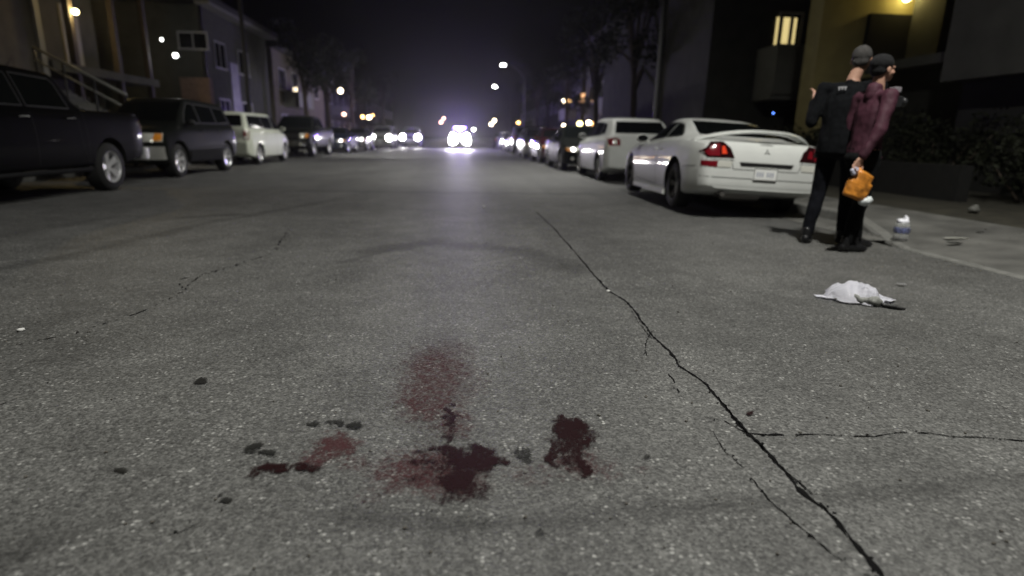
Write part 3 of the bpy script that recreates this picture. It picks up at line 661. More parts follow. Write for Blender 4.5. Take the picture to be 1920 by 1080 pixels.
WAGON = dict(HATCH, L=4.5, W=1.78, wy=(-1.30, 1.42), k=.05,
    top=[(-2.25,.85),(-2.23,1.06),(-2.17,1.18),(-2.0,1.54),(-1.88,1.60),(.3,1.62),(.62,1.58),(1.45,1.06),(1.6,1.0),(2.05,.90),(2.2,.76),(2.25,.6)],
    sh=[(-2.25,.83),(-2.21,1.0),(-2.1,1.05),(.5,1.04),(1.5,.98),(2.05,.84),(2.25,.55)],
    bot=[(-2.25,.34),(-2.1,.28),(-1.7,.22),(1.7,.22),(2.25,.26)],
    wid=[(-2.25,.78),(-2.2,.83),(-2.0,.88),(1.4,.89),(1.95,.82),(2.15,.7),(2.25,.5)],
    rw=[(-2.25,.76),(-2.0,.68),(-1.0,.66),(.6,.64),(1.5,.76),(2.25,.52)],
    sidewin=[[(1.2,1.12),(.42,1.12),(.42,1.50),(.62,1.50),(.85,1.36)], [(.34,1.12),(-.60,1.12),(-.60,1.50),(.34,1.50)], [(-.64,1.12),(-1.98,1.14),(-1.86,1.48),(-.64,1.50)]],
    wind=[(-.66,1.10),(.66,1.10),(.58,1.52),(-.58,1.52)], rearwin=[(-.66,1.17),(.66,1.17),(.60,1.50),(-.60,1.50)],
    head=[(.42,.66),(.72,.68),(.76,.80),(.44,.80)], tail=[(.68,.78),(.83,.78),(.83,1.06),(.70,1.06)], tailin=[([(.70,.80),(.81,.80),(.81,.87),(.70,.87)], CLEAR)],
    seams=[[(1.3,.98),(1.28,.35)],[(.38,1.08),(.38,.3)],[(-.62,1.08),(-.62,.7),(-.8,.3)]], handles=[(.5,.98),(-.5,.98)], mirror=(1.1,1.08))

# ---- the white coupe on the right
gR = 'cars parked along the right kerb'; gL = 'cars parked along the left kerb'
cp = (3.92, 9.34, .015)
DALLOY = mat('dark_alloy', (.10, .10, .10), .4, .5)
coupe, CB = make_car(COUPE, 'white_coupe', WHITE, cp, R(-2.5), 'white two-door coupe with a hoop spoiler, seen from behind on the right', group=gR, spokes=5, rim=DALLOY)
coupe.rotation_euler = (0, R(2.5), R(-2.5))
for t_ in coupe.children:
    if t_.name.startswith('tail_light') and sum(v.co.x for v in t_.data.vertices) > 0:
        for l_ in t_.children: l_.data.materials[0] = REDL
def spoiler():
    bm = bmesh.new(); n = 33; rings = []
    for i in range(n):
        t = -1+2*i/(n-1); x = t*.80; a = abs(t)
        y = -2.10+.44*a**2.2; z = 1.085-.150*a**2.4
        ch = .105*(1-.35*a); th = .020+.012*a
        ring = [(x, y-ch, z-.006), (x, y-ch*.4, z+th), (x, y+ch*.6, z+th*.3), (x, y+ch, z-.022), (x, y, z-th)]
        rings.append([bm.verts.new(p) for p in ring])
    for i in range(n-1):
        for k in range(5): bm.faces.new((rings[i][k], rings[i][(k+1) % 5], rings[i+1][(k+1) % 5], rings[i+1][k]))
    bm.faces.new(rings[0][::-1]); bm.faces.new(rings[-1]); bmesh.ops.recalc_face_normals(bm, faces=bm.faces)
    sp_ = mobj('spoiler', bm, WHITE, coupe, angle=50)
    bm = bmesh.new()
    for k in range(3):       # small badge of three lozenges
        a = R(90+120*k); c = Vector((math.cos(a)*.021, 0, math.sin(a)*.021)); h, n_ = CB.hit('rear', c.x, .835+c.z)
        u = Vector((math.cos(a), 0, math.sin(a))); v = Vector((-u.z, 0, u.x))
        vs_ = [bm.verts.new(h+n_*.006+q) for q in (u*.02, v*.011, -u*.02, -v*.011)]; bm.faces.new(vs_)
    bmesh.ops.solidify(bm, geom=bm.faces[:], thickness=.004)
    mobj('badge', bm, mat('badge_grey', (.12, .12, .12), .3, .6), coupe, smooth=False)
    bm = bmesh.new()   # lower valance and sill skirts
    bm.free()
    for sx in (-1, 1):
        bm = bmesh.new(); box(bm, min(sx*.80, sx*.86), max(sx*.80, sx*.86), -.86, .92, .15, .215); mobj('side_skirt', bm, WHITE, coupe, smooth=False)
spoiler()

make_car(HATCH, 'white_hatchback', WHITE, (4.25, 15.5, 0), R(-1), 'white hatchback parked just beyond the coupe on the right', group=gR)
right = [(SEDAN, CHAR, (4.05, 20.1, 0), 180, 'charcoal saloon parked beyond the white hatchback', 'dim'),
         (SEDAN, MAROON, (4.1, 25.6, 0), 180, 'dark red saloon, second beyond the white hatchback', 'dim'),
         (HATCH, SILVER, (4.1, 31.6, 0), 180, 'silver hatchback, third beyond the white hatchback', 'dim'),
         (SUV, NAVY, (4.1, 38.5, 0), 0, 'dark blue four-wheel drive seen from behind, far along the right kerb', None),
         (SEDAN, GREYP, (4.2, 44.6, 0), 180, 'grey saloon with bright headlights, far along the right kerb', 'full'),
         (HATCH, GREYP, (4.2, 52.0, 0), 180, 'grey hatchback with bright headlights, farthest but one on the right', 'full'),
         (SEDAN, CHAR, (4.2, 60.0, 0), 0, 'dark saloon with red tail lights, last one visible on the right', None)]
for S, p, l, a, lb, lt in right:
    make_car(S, 'parked_car', p, l, R(a), lb, group=gR, lit=lt)
# ---- left row
truck, TB = make_car(PICKUP, 'black_pickup', BLACK, (-6.62, 8.72, 0), R(180), 'black crew-cab pickup truck with alloy wheels, nearest on the left', 'pickup truck', gL, spokes=5)
bm = bmesh.new(); box(bm, -.90, .90, -2.78, -2.63, .46, .68); bevel_obj(mobj('rear_bumper', bm, ALLOY, truck, smooth=False), .03, 3)
for sx in (-1, 1):
    bm = bmesh.new(); tube(bm, [(sx*.93, -.92, .40), (sx*.95, -.85, .38), (sx*.95, 1.0, .38), (sx*.93, 1.08, .40)], .035, 8); mobj('running_board', bm, CLAD, truck, angle=40)
make_car(SUV, 'small_suv', CHAR, (-6.92, 14.75, 0), R(180), 'small charcoal SUV with amber corner lamp, facing us behind the black pickup', 'SUV', gL, spokes=6)
make_car(WAGON, 'white_wagon', mat('cream_paint', (.62, .65, .55), .55, 0, .6, spec=.15), (-7.22, 20.9, 0), R(0), 'off-white wagon parked between the charcoal SUV and the dark pickup', 'car', gL, spokes=5)
tr2, _ = make_car(PICKUP, 'dark_pickup', CHAR, (-7.35, 28.6, 0), R(180), 'charcoal pickup truck facing us beyond the off-white wagon', 'pickup truck', gL)
make_car(SEDAN, 'parked_car', NAVY, (-7.1, 35.6, 0), R(180), 'dark blue saloon beyond the charcoal pickup on the left', 'car', gL, lit='dim')
make_car(HATCH, 'parked_car', GREYP, (-7.0, 41.8, 0), R(180), 'grey hatchback with dim headlights, far along the left kerb', 'car', gL, lit='dim', bulb=.08)
make_car(SUV, 'parked_car', WHITE, (-5.95, 47.6, 0), R(180), 'pale SUV with bright headlights, last of the cars on the left', 'SUV', gL, lit='full', bulb=.2)
# two marker lamps on the far pickup
# ---- moving/stopped vehicles with lights on
def beam(parent, loc, e, ang=70, col=(1, .95, .92), tilt=-2):
    L = bpy.data.lights.new('headlight_beam', 'SPOT'); L.energy = e; L.spot_size = R(ang); L.spot_blend = .8; L.color = col; L.shadow_soft_size = .09
    o = bpy.data.objects.new('headlight_beam', L); COL.objects.link(o); o.parent = parent; o.location = loc
    o.rotation_euler = (R(90+tilt), 0, 0)      # shines along the car's +y
    return o
police, PB = make_car(SUV, 'police_car', WHITE, (0.0, 54.0, 0), R(180), 'police vehicle with headlights and blue roof lights on, in the middle of the road', 'police car', lit='full', bulb=.46)  # oversized bulbs put the headlight glare into their shape
for sx in (-1, 1): beam(police, (sx*.64, 2.32, .84), 1900, 44, (1, .95, .95), -3)
bm = bmesh.new(); box(bm, -.55, .55, -.02, .28, 1.735, 1.78); bevel_obj(mobj('light_bar', bm, TRIM, police, smooth=False), .01)
BLUE = mat('blue_beacon', (.1, .1, .9), .3, emit=(.22, .14, 1.0), estr=70)
for sx in (-1, 1):
    bm = bmesh.new(); box(bm, min(sx*.08, sx*.52), max(sx*.08, sx*.52), .02, .24, 1.782, 1.86); bevel_obj(mobj('beacon', bm, BLUE, police, smooth=False), .02)
bl = bpy.data.lights.new('beacon_light', 'POINT'); bl.energy = 2300; bl.color = (.28, .16, 1); bl.shadow_soft_size = .15
blo = bpy.data.objects.new('beacon_light', bl); COL.objects.link(blo); blo.parent = police; blo.location = (0, .13, 2.05)
car2, _ = make_car(PICKUP, 'stopped_truck', WHITE, (-4.6, 58.5, 0), R(180), 'white truck with headlights on, stopped left of the police vehicle', 'pickup truck', lit='full', bulb=.24)
for sx in (-1, 1): beam(car2, (sx*.7, 2.75, .9), 250, 44, (1, .95, .92), -4)

# ================================================================= PEOPLE
def sphere_template(nu=14, nv=9):
    V = [(0, 0, -1)]; Fc = []
    for j in range(1, nv):
        a = -math.pi/2+math.pi*j/nv
        for i in range(nu): V.append((math.cos(a)*math.cos(2*math.pi*i/nu), math.cos(a)*math.sin(2*math.pi*i/nu), math.sin(a)))
    V.append((0, 0, 1)); n = len(V)
    for i in range(nu): Fc.append((0, 1+(i+1) % nu, 1+i))
    for j in range(nv-2):
        for i in range(nu): a = 1+j*nu; Fc.append((a+i, a+(i+1) % nu, a+nu+(i+1) % nu, a+nu+i))
    for i in range(nu): a = 1+(nv-2)*nu; Fc.append((a+i, a+(i+1) % nu, n-1))
    return np.array(V), Fc
ST, SF = sphere_template()
class Blob:
    def __init__(s): s.V = []; s.F = []; s.n = 0
    def ell(s, c, r, rot=None):
        r = np.array(r if hasattr(r, '__len__') else (r, r, r)); v = ST*r
        if rot is not None: v = v @ np.array(rot).T
        s.V.append(v+np.array(c)); s.F += [tuple(i+s.n for i in f) for f in SF]; s.n += len(ST)
    def chain(s, pts, flat=1.0):
        for (p, r0), (q, r1) in zip(pts[:-1], pts[1:]):
            p = np.array(p); q = np.array(q); L = np.linalg.norm(q-p); n = max(2, int(L/(min(r0, r1)*.3)))
            for k in range(n+1):
                t = k/n; s.ell(p+(q-p)*t, (r0+(r1-r0)*t,)*3)
    def build(s, name, m, parent, vox=.008, sm=4, fold=0, fs=14):
        me = np_mesh(name, np.concatenate(s.V), s.F)
        t = bpy.data.objects.new('t', me); COL.objects.link(t)
        md = t.modifiers.new('r', 'REMESH'); md.mode = 'VOXEL'; md.voxel_size = vox
        m2 = t.modifiers.new('s', 'SMOOTH'); m2.factor = .5; m2.iterations = sm
        dg = bpy.context.evaluated_depsgraph_get(); me2 = bpy.data.meshes.new_from_object(t.evaluated_get(dg)); bpy.data.objects.remove(t)
        if fold:
            from mathutils import noise
            me2.update(); nr = [v.normal.copy() for v in me2.vertices]
            for v, n_ in zip(me2.vertices, nr):
                c = v.co; w = noise.noise(Vector((c.x*fs, c.y*fs, c.z*fs*.55)))+.5*noise.noise(Vector((c.x*fs*2.2+5, c.y*fs*2.2, c.z*fs*1.4)))
                v.co = c+n_*w*fold
        me2.materials.clear(); return mobj(name, me2, m, parent)
def hand(B, wrist, dirv, side_v, curl=.6):
    """palm + five fingers; dirv = along the hand, side_v = towards the thumb"""
    d = Vector(dirv).normalized(); sv = Vector(side_v); sv = (sv-d*sv.dot(d)).normalized(); nn = d.cross(sv)
    w = Vector(wrist)
    for t in (0, .25, .5, .75, 1):
        for u in (-.026, -.009, .009, .026): B.ell(w+d*(.02+.065*t)+sv*u*(.75+.25*t), .0145)
    for k, (u, L) in enumerate(((.03, .072), (.010, .080), (-.010, .075), (-.029, .060))):
        p = w+d*.085+sv*u; pts = [(p, .0095)]; ang = 0
        for sgm in range(3):
            ang += curl*(.6+.12*k); dd = d*math.cos(ang)+nn*math.sin(ang); p = p+dd*L*(.42, .32, .26)[sgm]; pts.append((p, .0088-.0008*sgm))
        B.chain(pts)
    p = w+d*.02+sv*.03; B.chain([(p, .013), (p+d*.03+sv*.022+nn*.01, .0115), (p+d*.055+sv*.026+nn*.024, .0095)])
def head(B, c, r=.0, yaw=0, sc=1.0):
    """skin of the head around centre c, facing +y before yaw"""
    rz = Matrix.Rotation(yaw, 3, 'Z')
    def e(off, rad): B.ell(Vector(c)+rz @ (Vector(off)*sc), [x*sc for x in rad], rz)
    e((0, -.012, .025), (.076, .092, .088)); e((0, .015, -.03), (.062, .075, .075)); e((0, .055, -.075), (.034, .030, .028))
    e((0, .088, -.02), (.012, .018, .024)); e((0, .098, -.034), (.014, .012, .010)); e((0, .082, -.062), (.024, .012, .008))
    e((0, .072, .018), (.055, .018, .014))
    for sx in (-1, 1): e((sx*.078, -.006, -.012), (.010, .020, .032)); e((sx*.032, .078, -.001), (.012, .008, .008)); e((sx*.045, .055, -.03), (.022, .02, .02))
SKIN = mat('skin', (.42, .24, .17), .55, noise=(40, .08))
def person(name, loc, yaw, label, sc, topmat, legmat, shoe=None, pose=None, group=None, hair=None, cap=None, vest=None, fine=True):
    """local frame: +y is where the person faces, z up, built at 1.80 m and scaled"""
    root = empty(name, loc, yaw, label, 'person', group); root.scale = (sc, sc, sc)
    P = dict(lean=(0, 0), lf=(-.10, .10), rf=(.11, -.12), le=None, lh=None, re=None, rh=None, hyaw=0, hoff=(0, .0), thick=1.0)
    P.update(pose or {}); lx, ly = P['lean']; th = P['thick']
    ch = Vector((lx, ly, 1.34)); nk = Vector((lx*1.15, ly*1.2, 1.50)); hc = Vector((lx*1.35+P['hoff'][0], ly*1.45+.02+P['hoff'][1], 1.675))
    vb = .008 if fine else .016
    feet = [Vector((*P['lf'], .085)), Vector((*P['rf'], .085))]; hips = [Vector((-.095, -.005, .93)), Vector((.095, -.005, .93))]
    knees = []
    for h, f in zip(hips, feet): k = h.lerp(f, .52); k.y += .035; knees.append(k)
    shl = [ch+Vector((-.185*th, -.01, .085)), ch+Vector((.185*th, -.01, .085))]
    el = [P['le'] or (-.25, -.04, 1.13), P['re'] or (.25, -.04, 1.13)]; hn = [P['lh'] or (-.27, .06, .88), P['rh'] or (.27, .06, .88)]
    el = [Vector(e) for e in el]; hn = [Vector(e) for e in hn]
    Bk = Blob()
    head(Bk, hc, yaw=P['hyaw'])
    Bk.chain([(hc+Vector((0, -.03, -.06)), .052), (nk, .056), (ch+Vector((0, 0, .08)), .07)])
    Bk.ell(ch-Vector((0, 0, .05)), (.14, .09, .16)); Bk.chain([(ch-Vector((0, 0, .12)), .10), ((0, 0, 1.05), .10), ((0, 0, .95), .11)])
    for i in (0, 1):
        Bk.chain([(ch+Vector((0, 0, .07)), .05), (shl[i], .045), (el[i], .037), (hn[i].lerp(el[i], .35), .036), (hn[i], .025)])
        d = (hn[i]-el[i]).normalized(); hand(Bk, hn[i]+d*.0, d, Vector((0, 1, .2)), .45 if i == 0 else .7)
        Bk.chain([(hips[i], .075), (knees[i], .047), (knees[i].lerp(feet[i], .35)-Vector((0, .012, 0)), .047), (feet[i], .034)])
    body = Bk.build('body', SKIN, root, vox=.0065 if fine else .014, sm=3)
    # top garment
    T = Blob(); hem = P.get('hem', .92)
    sec = ((1.43, .12, .085), (1.38, .17, .105), (1.30, .185, .125), (1.2, .178, .13), (1.1, .165, .125), (1.0, .168, .13), (hem, .175, .135))
    for z in np.arange(hem, 1.43, .022):
        rx = np.interp(z, [q[0] for q in sec][::-1], [q[1] for q in sec][::-1]); ry = np.interp(z, [q[0] for q in sec][::-1], [q[2] for q in sec][::-1])
        t = max(0, (z-.95)/.4); T.ell((lx*t, ly*t-.005, z), (rx*th, ry*th, .06))
    sl = P.get('sleeve', (1, 1))
    for i in (0, 1):
        T.chain([(ch+Vector((0, 0, .075)), .062), (shl[i], .068), (el[i], .054)] if sl[i] < .5 else [(ch+Vector((0, 0, .075)), .062), (shl[i], .07), (el[i], .056), (hn[i].lerp(el[i], .12), .042)])
    if P.get('collar'):
        T.chain([(nk+Vector((0, -.03, -.06)), .085), (nk+Vector((0, -.03, .0)), .072)])
    else: T.chain([(nk+Vector((0, -.01, -.08)), .075), (nk+Vector((0, -.01, -.04)), .064)])
    if P.get('hemroll'):
        for k in range(24): a = k*math.pi/12; T.ell((.165*th*math.cos(a), .125*th*math.sin(a), hem-.045), .026)
    T.build(P.get('topname', 'jacket'), topmat, root, vox=vb, sm=4, fold=.008 if fine else 0)
    # trousers
    T = Blob(); T.ell((0, -.005, .96), (.165, .125, .07)); T.ell((0, -.02, .88), (.165, .135, .09))
    for i in (0, 1): T.chain([(hips[i]-Vector((0, 0, .04)), .095), (knees[i], .066), (knees[i].lerp(feet[i], .4)-Vector((0, .014, 0)), .064), (feet[i]+Vector((0, -.01, .01)), .052)])
    T.build('trousers', legmat, root, vox=vb, sm=4, fold=.006 if fine else 0)
    if shoe:
        for i in (0, 1):
            f = feet[i]; T = Blob(); T.chain([((f.x, f.y-.045, .045), .042), ((f.x, f.y+.03, .043), .043), ((f.x+(i-.5)*.03, f.y+.13, .034), .037), ((f.x+(i-.5)*.04, f.y+.175, .028), .028)]); T.chain([((f.x, f.y-.03, .05), .046), ((f.x, f.y-.02, .12), .048)])
            T.build('shoe', shoe, root, vox=.007 if fine else .014, sm=3)
    rz = Matrix.Rotation(P['hyaw'], 3, 'Z')
    if hair or cap:
        T = Blob(); n = 'hair' if hair else 'knit_cap'
        T.ell(hc+rz @ Vector((0, -.02, .035)), (.083, .098, .088), rz)
        T.ell(hc+rz @ Vector((0, -.06, -.015)), (.068, .048, .055), rz)
        if cap:
            T.ell(hc+rz @ Vector((0, -.03, .05)), (.093, .105, .085), rz); T.ell(hc+rz @ Vector((0, -.055, -.01)), (.078, .065, .06), rz)
        ob = T.build(n, hair or cap, root, vox=.008, sm=2, fold=.003, fs=40)
    return root, dict(ch=ch, nk=nk, hc=hc, hn=hn, el=el, shl=shl)
DARKC = mat('navy_cloth', (.0035, .004, .005), .95, noise=(30, .3), spec=.15)
DARKT = mat('navy_trouser', (.005, .0055, .008), .95, noise=(20, .3), spec=.15)
PLUM = mat('maroon_nylon', (.052, .016, .027), .7, noise=(12, .25), spec=.3)
BOOT = mat('black_leather', (.010, .010, .011), .35, bump=(80, .2))
GREYH = mat('short_grey_hair', (.05, .047, .045), .8, noise=(200, .5), bump=(300, .6))
KNIT = mat('black_knit', (.006, .006, .007), .95, bump=(120, .5))

f1 = G(1553, 459); f2 = G(1592, 464)
p1, J1 = person('person', (f1[0], f1[1]+.05, .004), R(-48), 'tall person in dark uniform with short grey hair, elbow out, beside the one in maroon', 1.865/1.80,
   DARKC, DARKT, BOOT, dict(lean=(.0, .06), lf=(-.15, -.08), rf=(.10, .12), le=(-.27, -.05, 1.13), lh=(-.31, .08, 1.33), re=(.25, .06, 1.14), rh=(.17, .27, 1.10), hyaw=R(5), hoff=(.03, .02), sleeve=(1, 0), thick=1.2, hem=.86, topname='shirt'), hair=GREYH)
p2, J2 = person('person', (f2[0]-.10, f2[1]-.12, .004), R(-84), 'person in maroon jacket and black knit cap, side on, carrying an orange bag', 1.73/1.80,
   PLUM, mat('black_trouser', (.005, .0055, .006), .95, spec=.15), BOOT, dict(lean=(0, .03), lf=(-.09, .17), rf=(.10, -.10), re=(.25, -.10, 1.13), rh=(.225, -.22, .88), le=(-.22, -.01, 1.12), lh=(-.15, .14, 1.30), hyaw=R(-4), collar=True, thick=.95, hem=.93, hemroll=True), cap=KNIT)
# uniform back emblem
bm = bmesh.new()
for (x0, x1, z0, z1) in ((-.035, .035, 1.425, 1.433), (-.03, -.02, 1.405, 1.425), (-.005, .005, 1.408, 1.425), (.02, .03, 1.405, 1.425)): box(bm, x0, x1, -.135, -.13, z0, z1)
em = mobj('back_print', bm, mat('pale_print', (.5, .5, .52), .6), p1, smooth=False); em.location = (-.04, .055, 0)
bm = bmesh.new(); tube(bm, [(.165*math.cos(a*math.pi/8), .13*math.sin(a*math.pi/8)-.005, .90) for a in range(17)], .022, 8)
mobj('duty_belt', bm, BOOT, p1, angle=60)
for bb in ((.13, .19, -.10, -.02, .78, .93), (-.20, -.14, -.06, .02, .80, .92)):
    bm = bmesh.new(); box(bm, *bb); bevel_obj(mobj('belt_pouch', bm, BOOT, p1, smooth=False), .01)

def to_world(p, v): 
    c, s_ = math.cos(p.rotation_euler.z), math.sin(p.rotation_euler.z); v = Vector(v)*p.scale.x
    return Vector((v.x*c-v.y*s_, v.x*s_+v.y*c, v.z))+p.location
# orange bag held in the right hand
hb = to_world(p2, J2['hn'][1]+Vector((0, 0, -.085)))
def orange_bag():
    B = Blob(); random.seed(5)
    r = Matrix.Rotation(R(20), 3, 'Y')
    for i in range(9):
        for k in range(9):
            u, v = i/8-.5, k/8-.5; w_ = .17-.02*abs(v)*2; q = r @ Vector((u*w_*(1-.25*(v > .2)), 0, v*.19)); B.ell((q.x+.025, 0, q.z-.15), (.028, .035+.012*math.cos(u*3), .028))
    B.chain([((-.005, 0, -.06), .03), ((0, 0, -.01), .02)])
    root = empty('orange_bag', hb, 0, 'orange plastic bag hanging from the hand of the person in maroon', 'bag')
    B.build('bag_body', mat('orange_plastic', (.58, .22, .03), .45, noise=(14, .35)), root, vox=.007, sm=3, fold=.010, fs=16)
    B = Blob(); B.ell((.10, -.01, -.29), (.055, .04, .035)); B.ell((.13, -.01, -.275), (.035, .03, .035)); B.ell((.07, 0, -.265), (.035, .03, .03))
    B.build('white_liner', mat('white_plastic', (.62, .66, .66), .4), root, vox=.006, sm=2, fold=.007, fs=26)
    B = Blob(); B.chain([((-.03, -.02, -.01), .016), ((-.06, -.02, -.045), .022), ((-.075, -.02, -.02), .018), ((-.05, -.02, .0), .014)])
    B.build('twisted_handle', mat('pale_plastic', (.45, .45, .55), .4), root, vox=.005, sm=2, fold=.004, fs=40)
orange_bag()
# camera carried at the chest/shoulder of the person in maroon
cb = to_world(p2, (-.03, .25, 1.40))
root = empty('camera', cb, R(-78), 'black camera held up at the shoulder of the person in maroon', 'camera')
bm = bmesh.new(); box(bm, -.07, .07, -.035, .035, -.05, .045); box(bm, -.025, .025, -.03, .03, .045, .07); bevel_obj(mobj('camera_body', bm, mat('camera_black', (.02, .02, .022), .45), root, smooth=False), .01, 3)
bm = bmesh.new(); lathe(bm, [(0, .035), (.034, .035), (.036, .05), (.036, .10), (.040, .105), (.040, .13), (.033, .13), (.033, .125), (0, .125)], 24, 'z', Matrix.Rotation(R(-90), 4, 'X')); mobj('lens', bm, MATS['camera_black'], root, angle=35)
bm = bmesh.new(); box(bm, -.035, .035, -.03, .04, .078, .125); box(bm, -.02, .02, -.02, .02, .068, .08); bevel_obj(mobj('flash_unit', bm, mat('flash_grey', (.25, .23, .25), .5), root, smooth=False), .008)

# ================================================================= LITTER
def paper_bag():
    """crumpled white plastic bag, flattened, with raised folds"""
    from mathutils import noise
    out = [(1538,556),(1560,545),(1585,540),(1600,528),(1640,529),(1652,538),(1682,554),(1668,560),(1645,553),(1636,566),(1634,585),(1622,582),(1600,570),(1570,565)]
    a = G(1538, 560); c = Vector(G(1610, 566)); bm = bmesh.new(); n = 34
    prof = [(-.30, -.02, .01), (-.22, .0, .05), (-.12, .03, .10), (0, .05, .135), (.10, .05, .12), (.20, .03, .06), (.32, .0, .012)]
    grid = []
    for j in range(15):
        row = []
        for i in range(n):
            t = i/(n-1); u = j/14; x = (-.29+.60*t)*.80
            wdt = .085+.10*math.sin(math.pi*min(1, max(0, t*1.05)))**.8; 
            if t < .2: wdt = .035+.25*t*.8
            if t > .72: wdt = max(.02, .19-(t-.72)*.62)
            y = (u-.5)*1.5*wdt+(.03 if t > .72 else 0)-.05*(t-.5)
            pl_ = max(0, math.sin(math.pi*min(1, max(0, (t-.14)/.62))))**.35*max(0, 1-abs(2*u-1.05)**2.6)
            hgt = (.052+.045*min(1, t/.45))*pl_+.010
            rg = 1-abs(noise.noise(Vector((x*11, y*11, 3))))*2
            hgt += (.034*(rg-.5)+.012*noise.noise(Vector((x*38, y*38, 7))))*min(1, hgt*16)
            if t > .74: hgt = .030-.07*(t-.74)+.012*noise.noise(Vector((x*20, y*20, 1)))
            y += .022*noise.noise(Vector((x*14, u*3, 9)))
            row.append(bm.verts.new((x, y, max(.006, hgt))))
        grid.append(row)
    for j in range(14):
        for i in range(n-1): bm.faces.new((grid[j][i], grid[j][i+1], grid[j+1][i+1], grid[j+1][i]))
    bmesh.ops.solidify(bm, geom=bm.faces[:], thickness=.003)
    o = empty('plastic_bag', (c.x, c.y+.04, .002), R(-12), 'crumpled white plastic bag lying on the road in front of the two people', 'bag')
    mobj('bag_sheet', bm, mat('bag_white', (.78, .78, .84), .45, bump=(30, .25)), o, angle=50)
    B = Blob(); B.ell((-.02, -.085, .022), (.11, .035, .026), Matrix.Rotation(R(-24), 3, 'Z')); B.ell((.06, -.125, .026), (.045, .035, .026)); B.ell((-.10, -.05, .016), (.05, .03, .018))  # grey lump stands in for the bag's shaded lower front
    B.build('shaded_bag_front', mat('bag_shade_grey', (.20, .205, .19), .6), o, vox=.005, sm=1, fold=.018, fs=22)
    B = Blob(); B.chain([((.10, -.15, .014), .016), ((.15, -.18, .012), .014), ((.20, -.20, .008), .006)])
    B.build('dark_scrap', TRIM, o, vox=.004, sm=1, fold=.003, fs=50)
paper_bag()
def jug():
    q = G(1690, 455); root = empty('water_jug', (q[0]+.02, q[1]+.05, .012), R(10), 'translucent plastic water jug with a blue label on the pavement edge', 'bottle')
    bm = bmesh.new(); P = [(0, .0), (.062, .0), (.070, .01), (.071, .07), (.066, .08), (.071, .09), (.071, .15), (.064, .18), (.040, .205), (.020, .22), (.020, .238), (.0, .238)]
    lathe(bm, P, 28); mobj('bottle', bm, mat('clear_plastic', (.5, .51, .5), .2, alpha=.38, noise=(20, .3)), root, angle=50)
    bm = bmesh.new(); lathe(bm, [(.0716, .085), (.0725, .088), (.0725, .137), (.0716, .14)], 28); mobj('label_band', bm, mat('blue_label', (.12, .14, .30), .5, noise=(60, .9), alpha=.6), root)
    B = Blob(); B.ell((0, 0, .20), (.06, .05, .025)); B.ell((.03, 0, .225), (.025, .03, .03)); B.ell((-.03, .01, .21), (.035, .03, .02)); B.ell((.018, 0, .25), (.014, .014, .016))
    B.build('wrapper', MATS['bag_white'], root, vox=.005, sm=2, fold=.006, fs=40)
jug()
def scrap(px, py, L, Wd, m, label, name='paper_scrap', z=.0, rz=0):
    from mathutils import noise
    q = G(px, py, z); bm = bmesh.new(); n = 12; g = []
    for j in range(7): g.append([bm.verts.new((L*(i/(n-1)-.5), Wd*(j/6-.5)*(1-.3*abs(i/(n-1)-.5)), .012+.016*abs(noise.noise(Vector((i*.5+px, j*.6, 2)))))) for i in range(n)])
    for j in range(6):
        for i in range(n-1): bm.faces.new((g[j][i], g[j][i+1], g[j+1][i+1], g[j+1][i]))
    bmesh.ops.solidify(bm, geom=bm.faces[:], thickness=.003)
    o = mobj(name, bm, m, angle=50); o.location = (q[0], q[1], z); o.rotation_euler.z = rz; tag(o, label, 'litter')
scrap(1798, 449, .30, .10, mat('flat_cardboard', (.42, .42, .38), .8), 'flat pale piece of paper on the pavement right of the jug', z=.06)
scrap(1790, 458, .13, .07, TRIM, 'black scrap lying against the flat pale paper', 'dark_scrap', .055)
scrap(1838, 438, .07, .06, TRIM, 'small dark scrap farthest right on the pavement', 'dark_scrap', .09)
scrap(1672, 455, .05, .04, TRIM, 'small black scrap at the foot of the jug', 'dark_scrap', .012)
scrap(1690, 536, .06, .03, mat('dull_paper', (.3, .3, .3), .8), 'faint thin scrap behind the white plastic bag', z=.002)
B = Blob(); B.ell((0, 0, .05), (.07, .06, .05)); B.ell((.02, 0, .09), (.04, .04, .03)); q = G(1825, 400, .15)
o = B.build('crumpled_cup', mat('dull_white', (.10, .10, .09), .7), None, vox=.008, sm=2, fold=.01); o.location = (q[0], q[1], .145); tag(o, 'dim crumpled wrapper on the dark soil beyond the pavement', 'litter')

bm = bmesh.new(); rnd = random.Random(11)
for k in range(900):
    if k < 420: x_, y_ = rnd.gauss(4.3, .12) if rnd.random() < .6 else rnd.uniform(4.3, 5.8), rnd.uniform(2.5, 16)
    else: x_, y_ = rnd.uniform(-6, 4.2), 1.1+rnd.random()**2*11
    r_ = rnd.uniform(.002, .006)*(1.4 if k < 420 else 1); zz = .012 if x_ > 4.26 else .003
    if x_ > 4.4: zz = .012+.14*(x_-4.4)/1.5
    m_ = Matrix.Translation((x_, y_, zz)) @ Matrix.Rotation(rnd.random()*3, 4, 'Z') @ Matrix.Diagonal((r_*rnd.uniform(.7, 1.8), r_, r_*.6, 1))
    bmesh.ops.create_icosphere(bm, subdivisions=1, radius=1, matrix=m_)
tag(mobj('loose_grit', bm, mat('grit', (.07, .065, .055), .9), smooth=False), 'scattered loose grit and crumbs on the road and gutter', 'grit', kind='stuff')

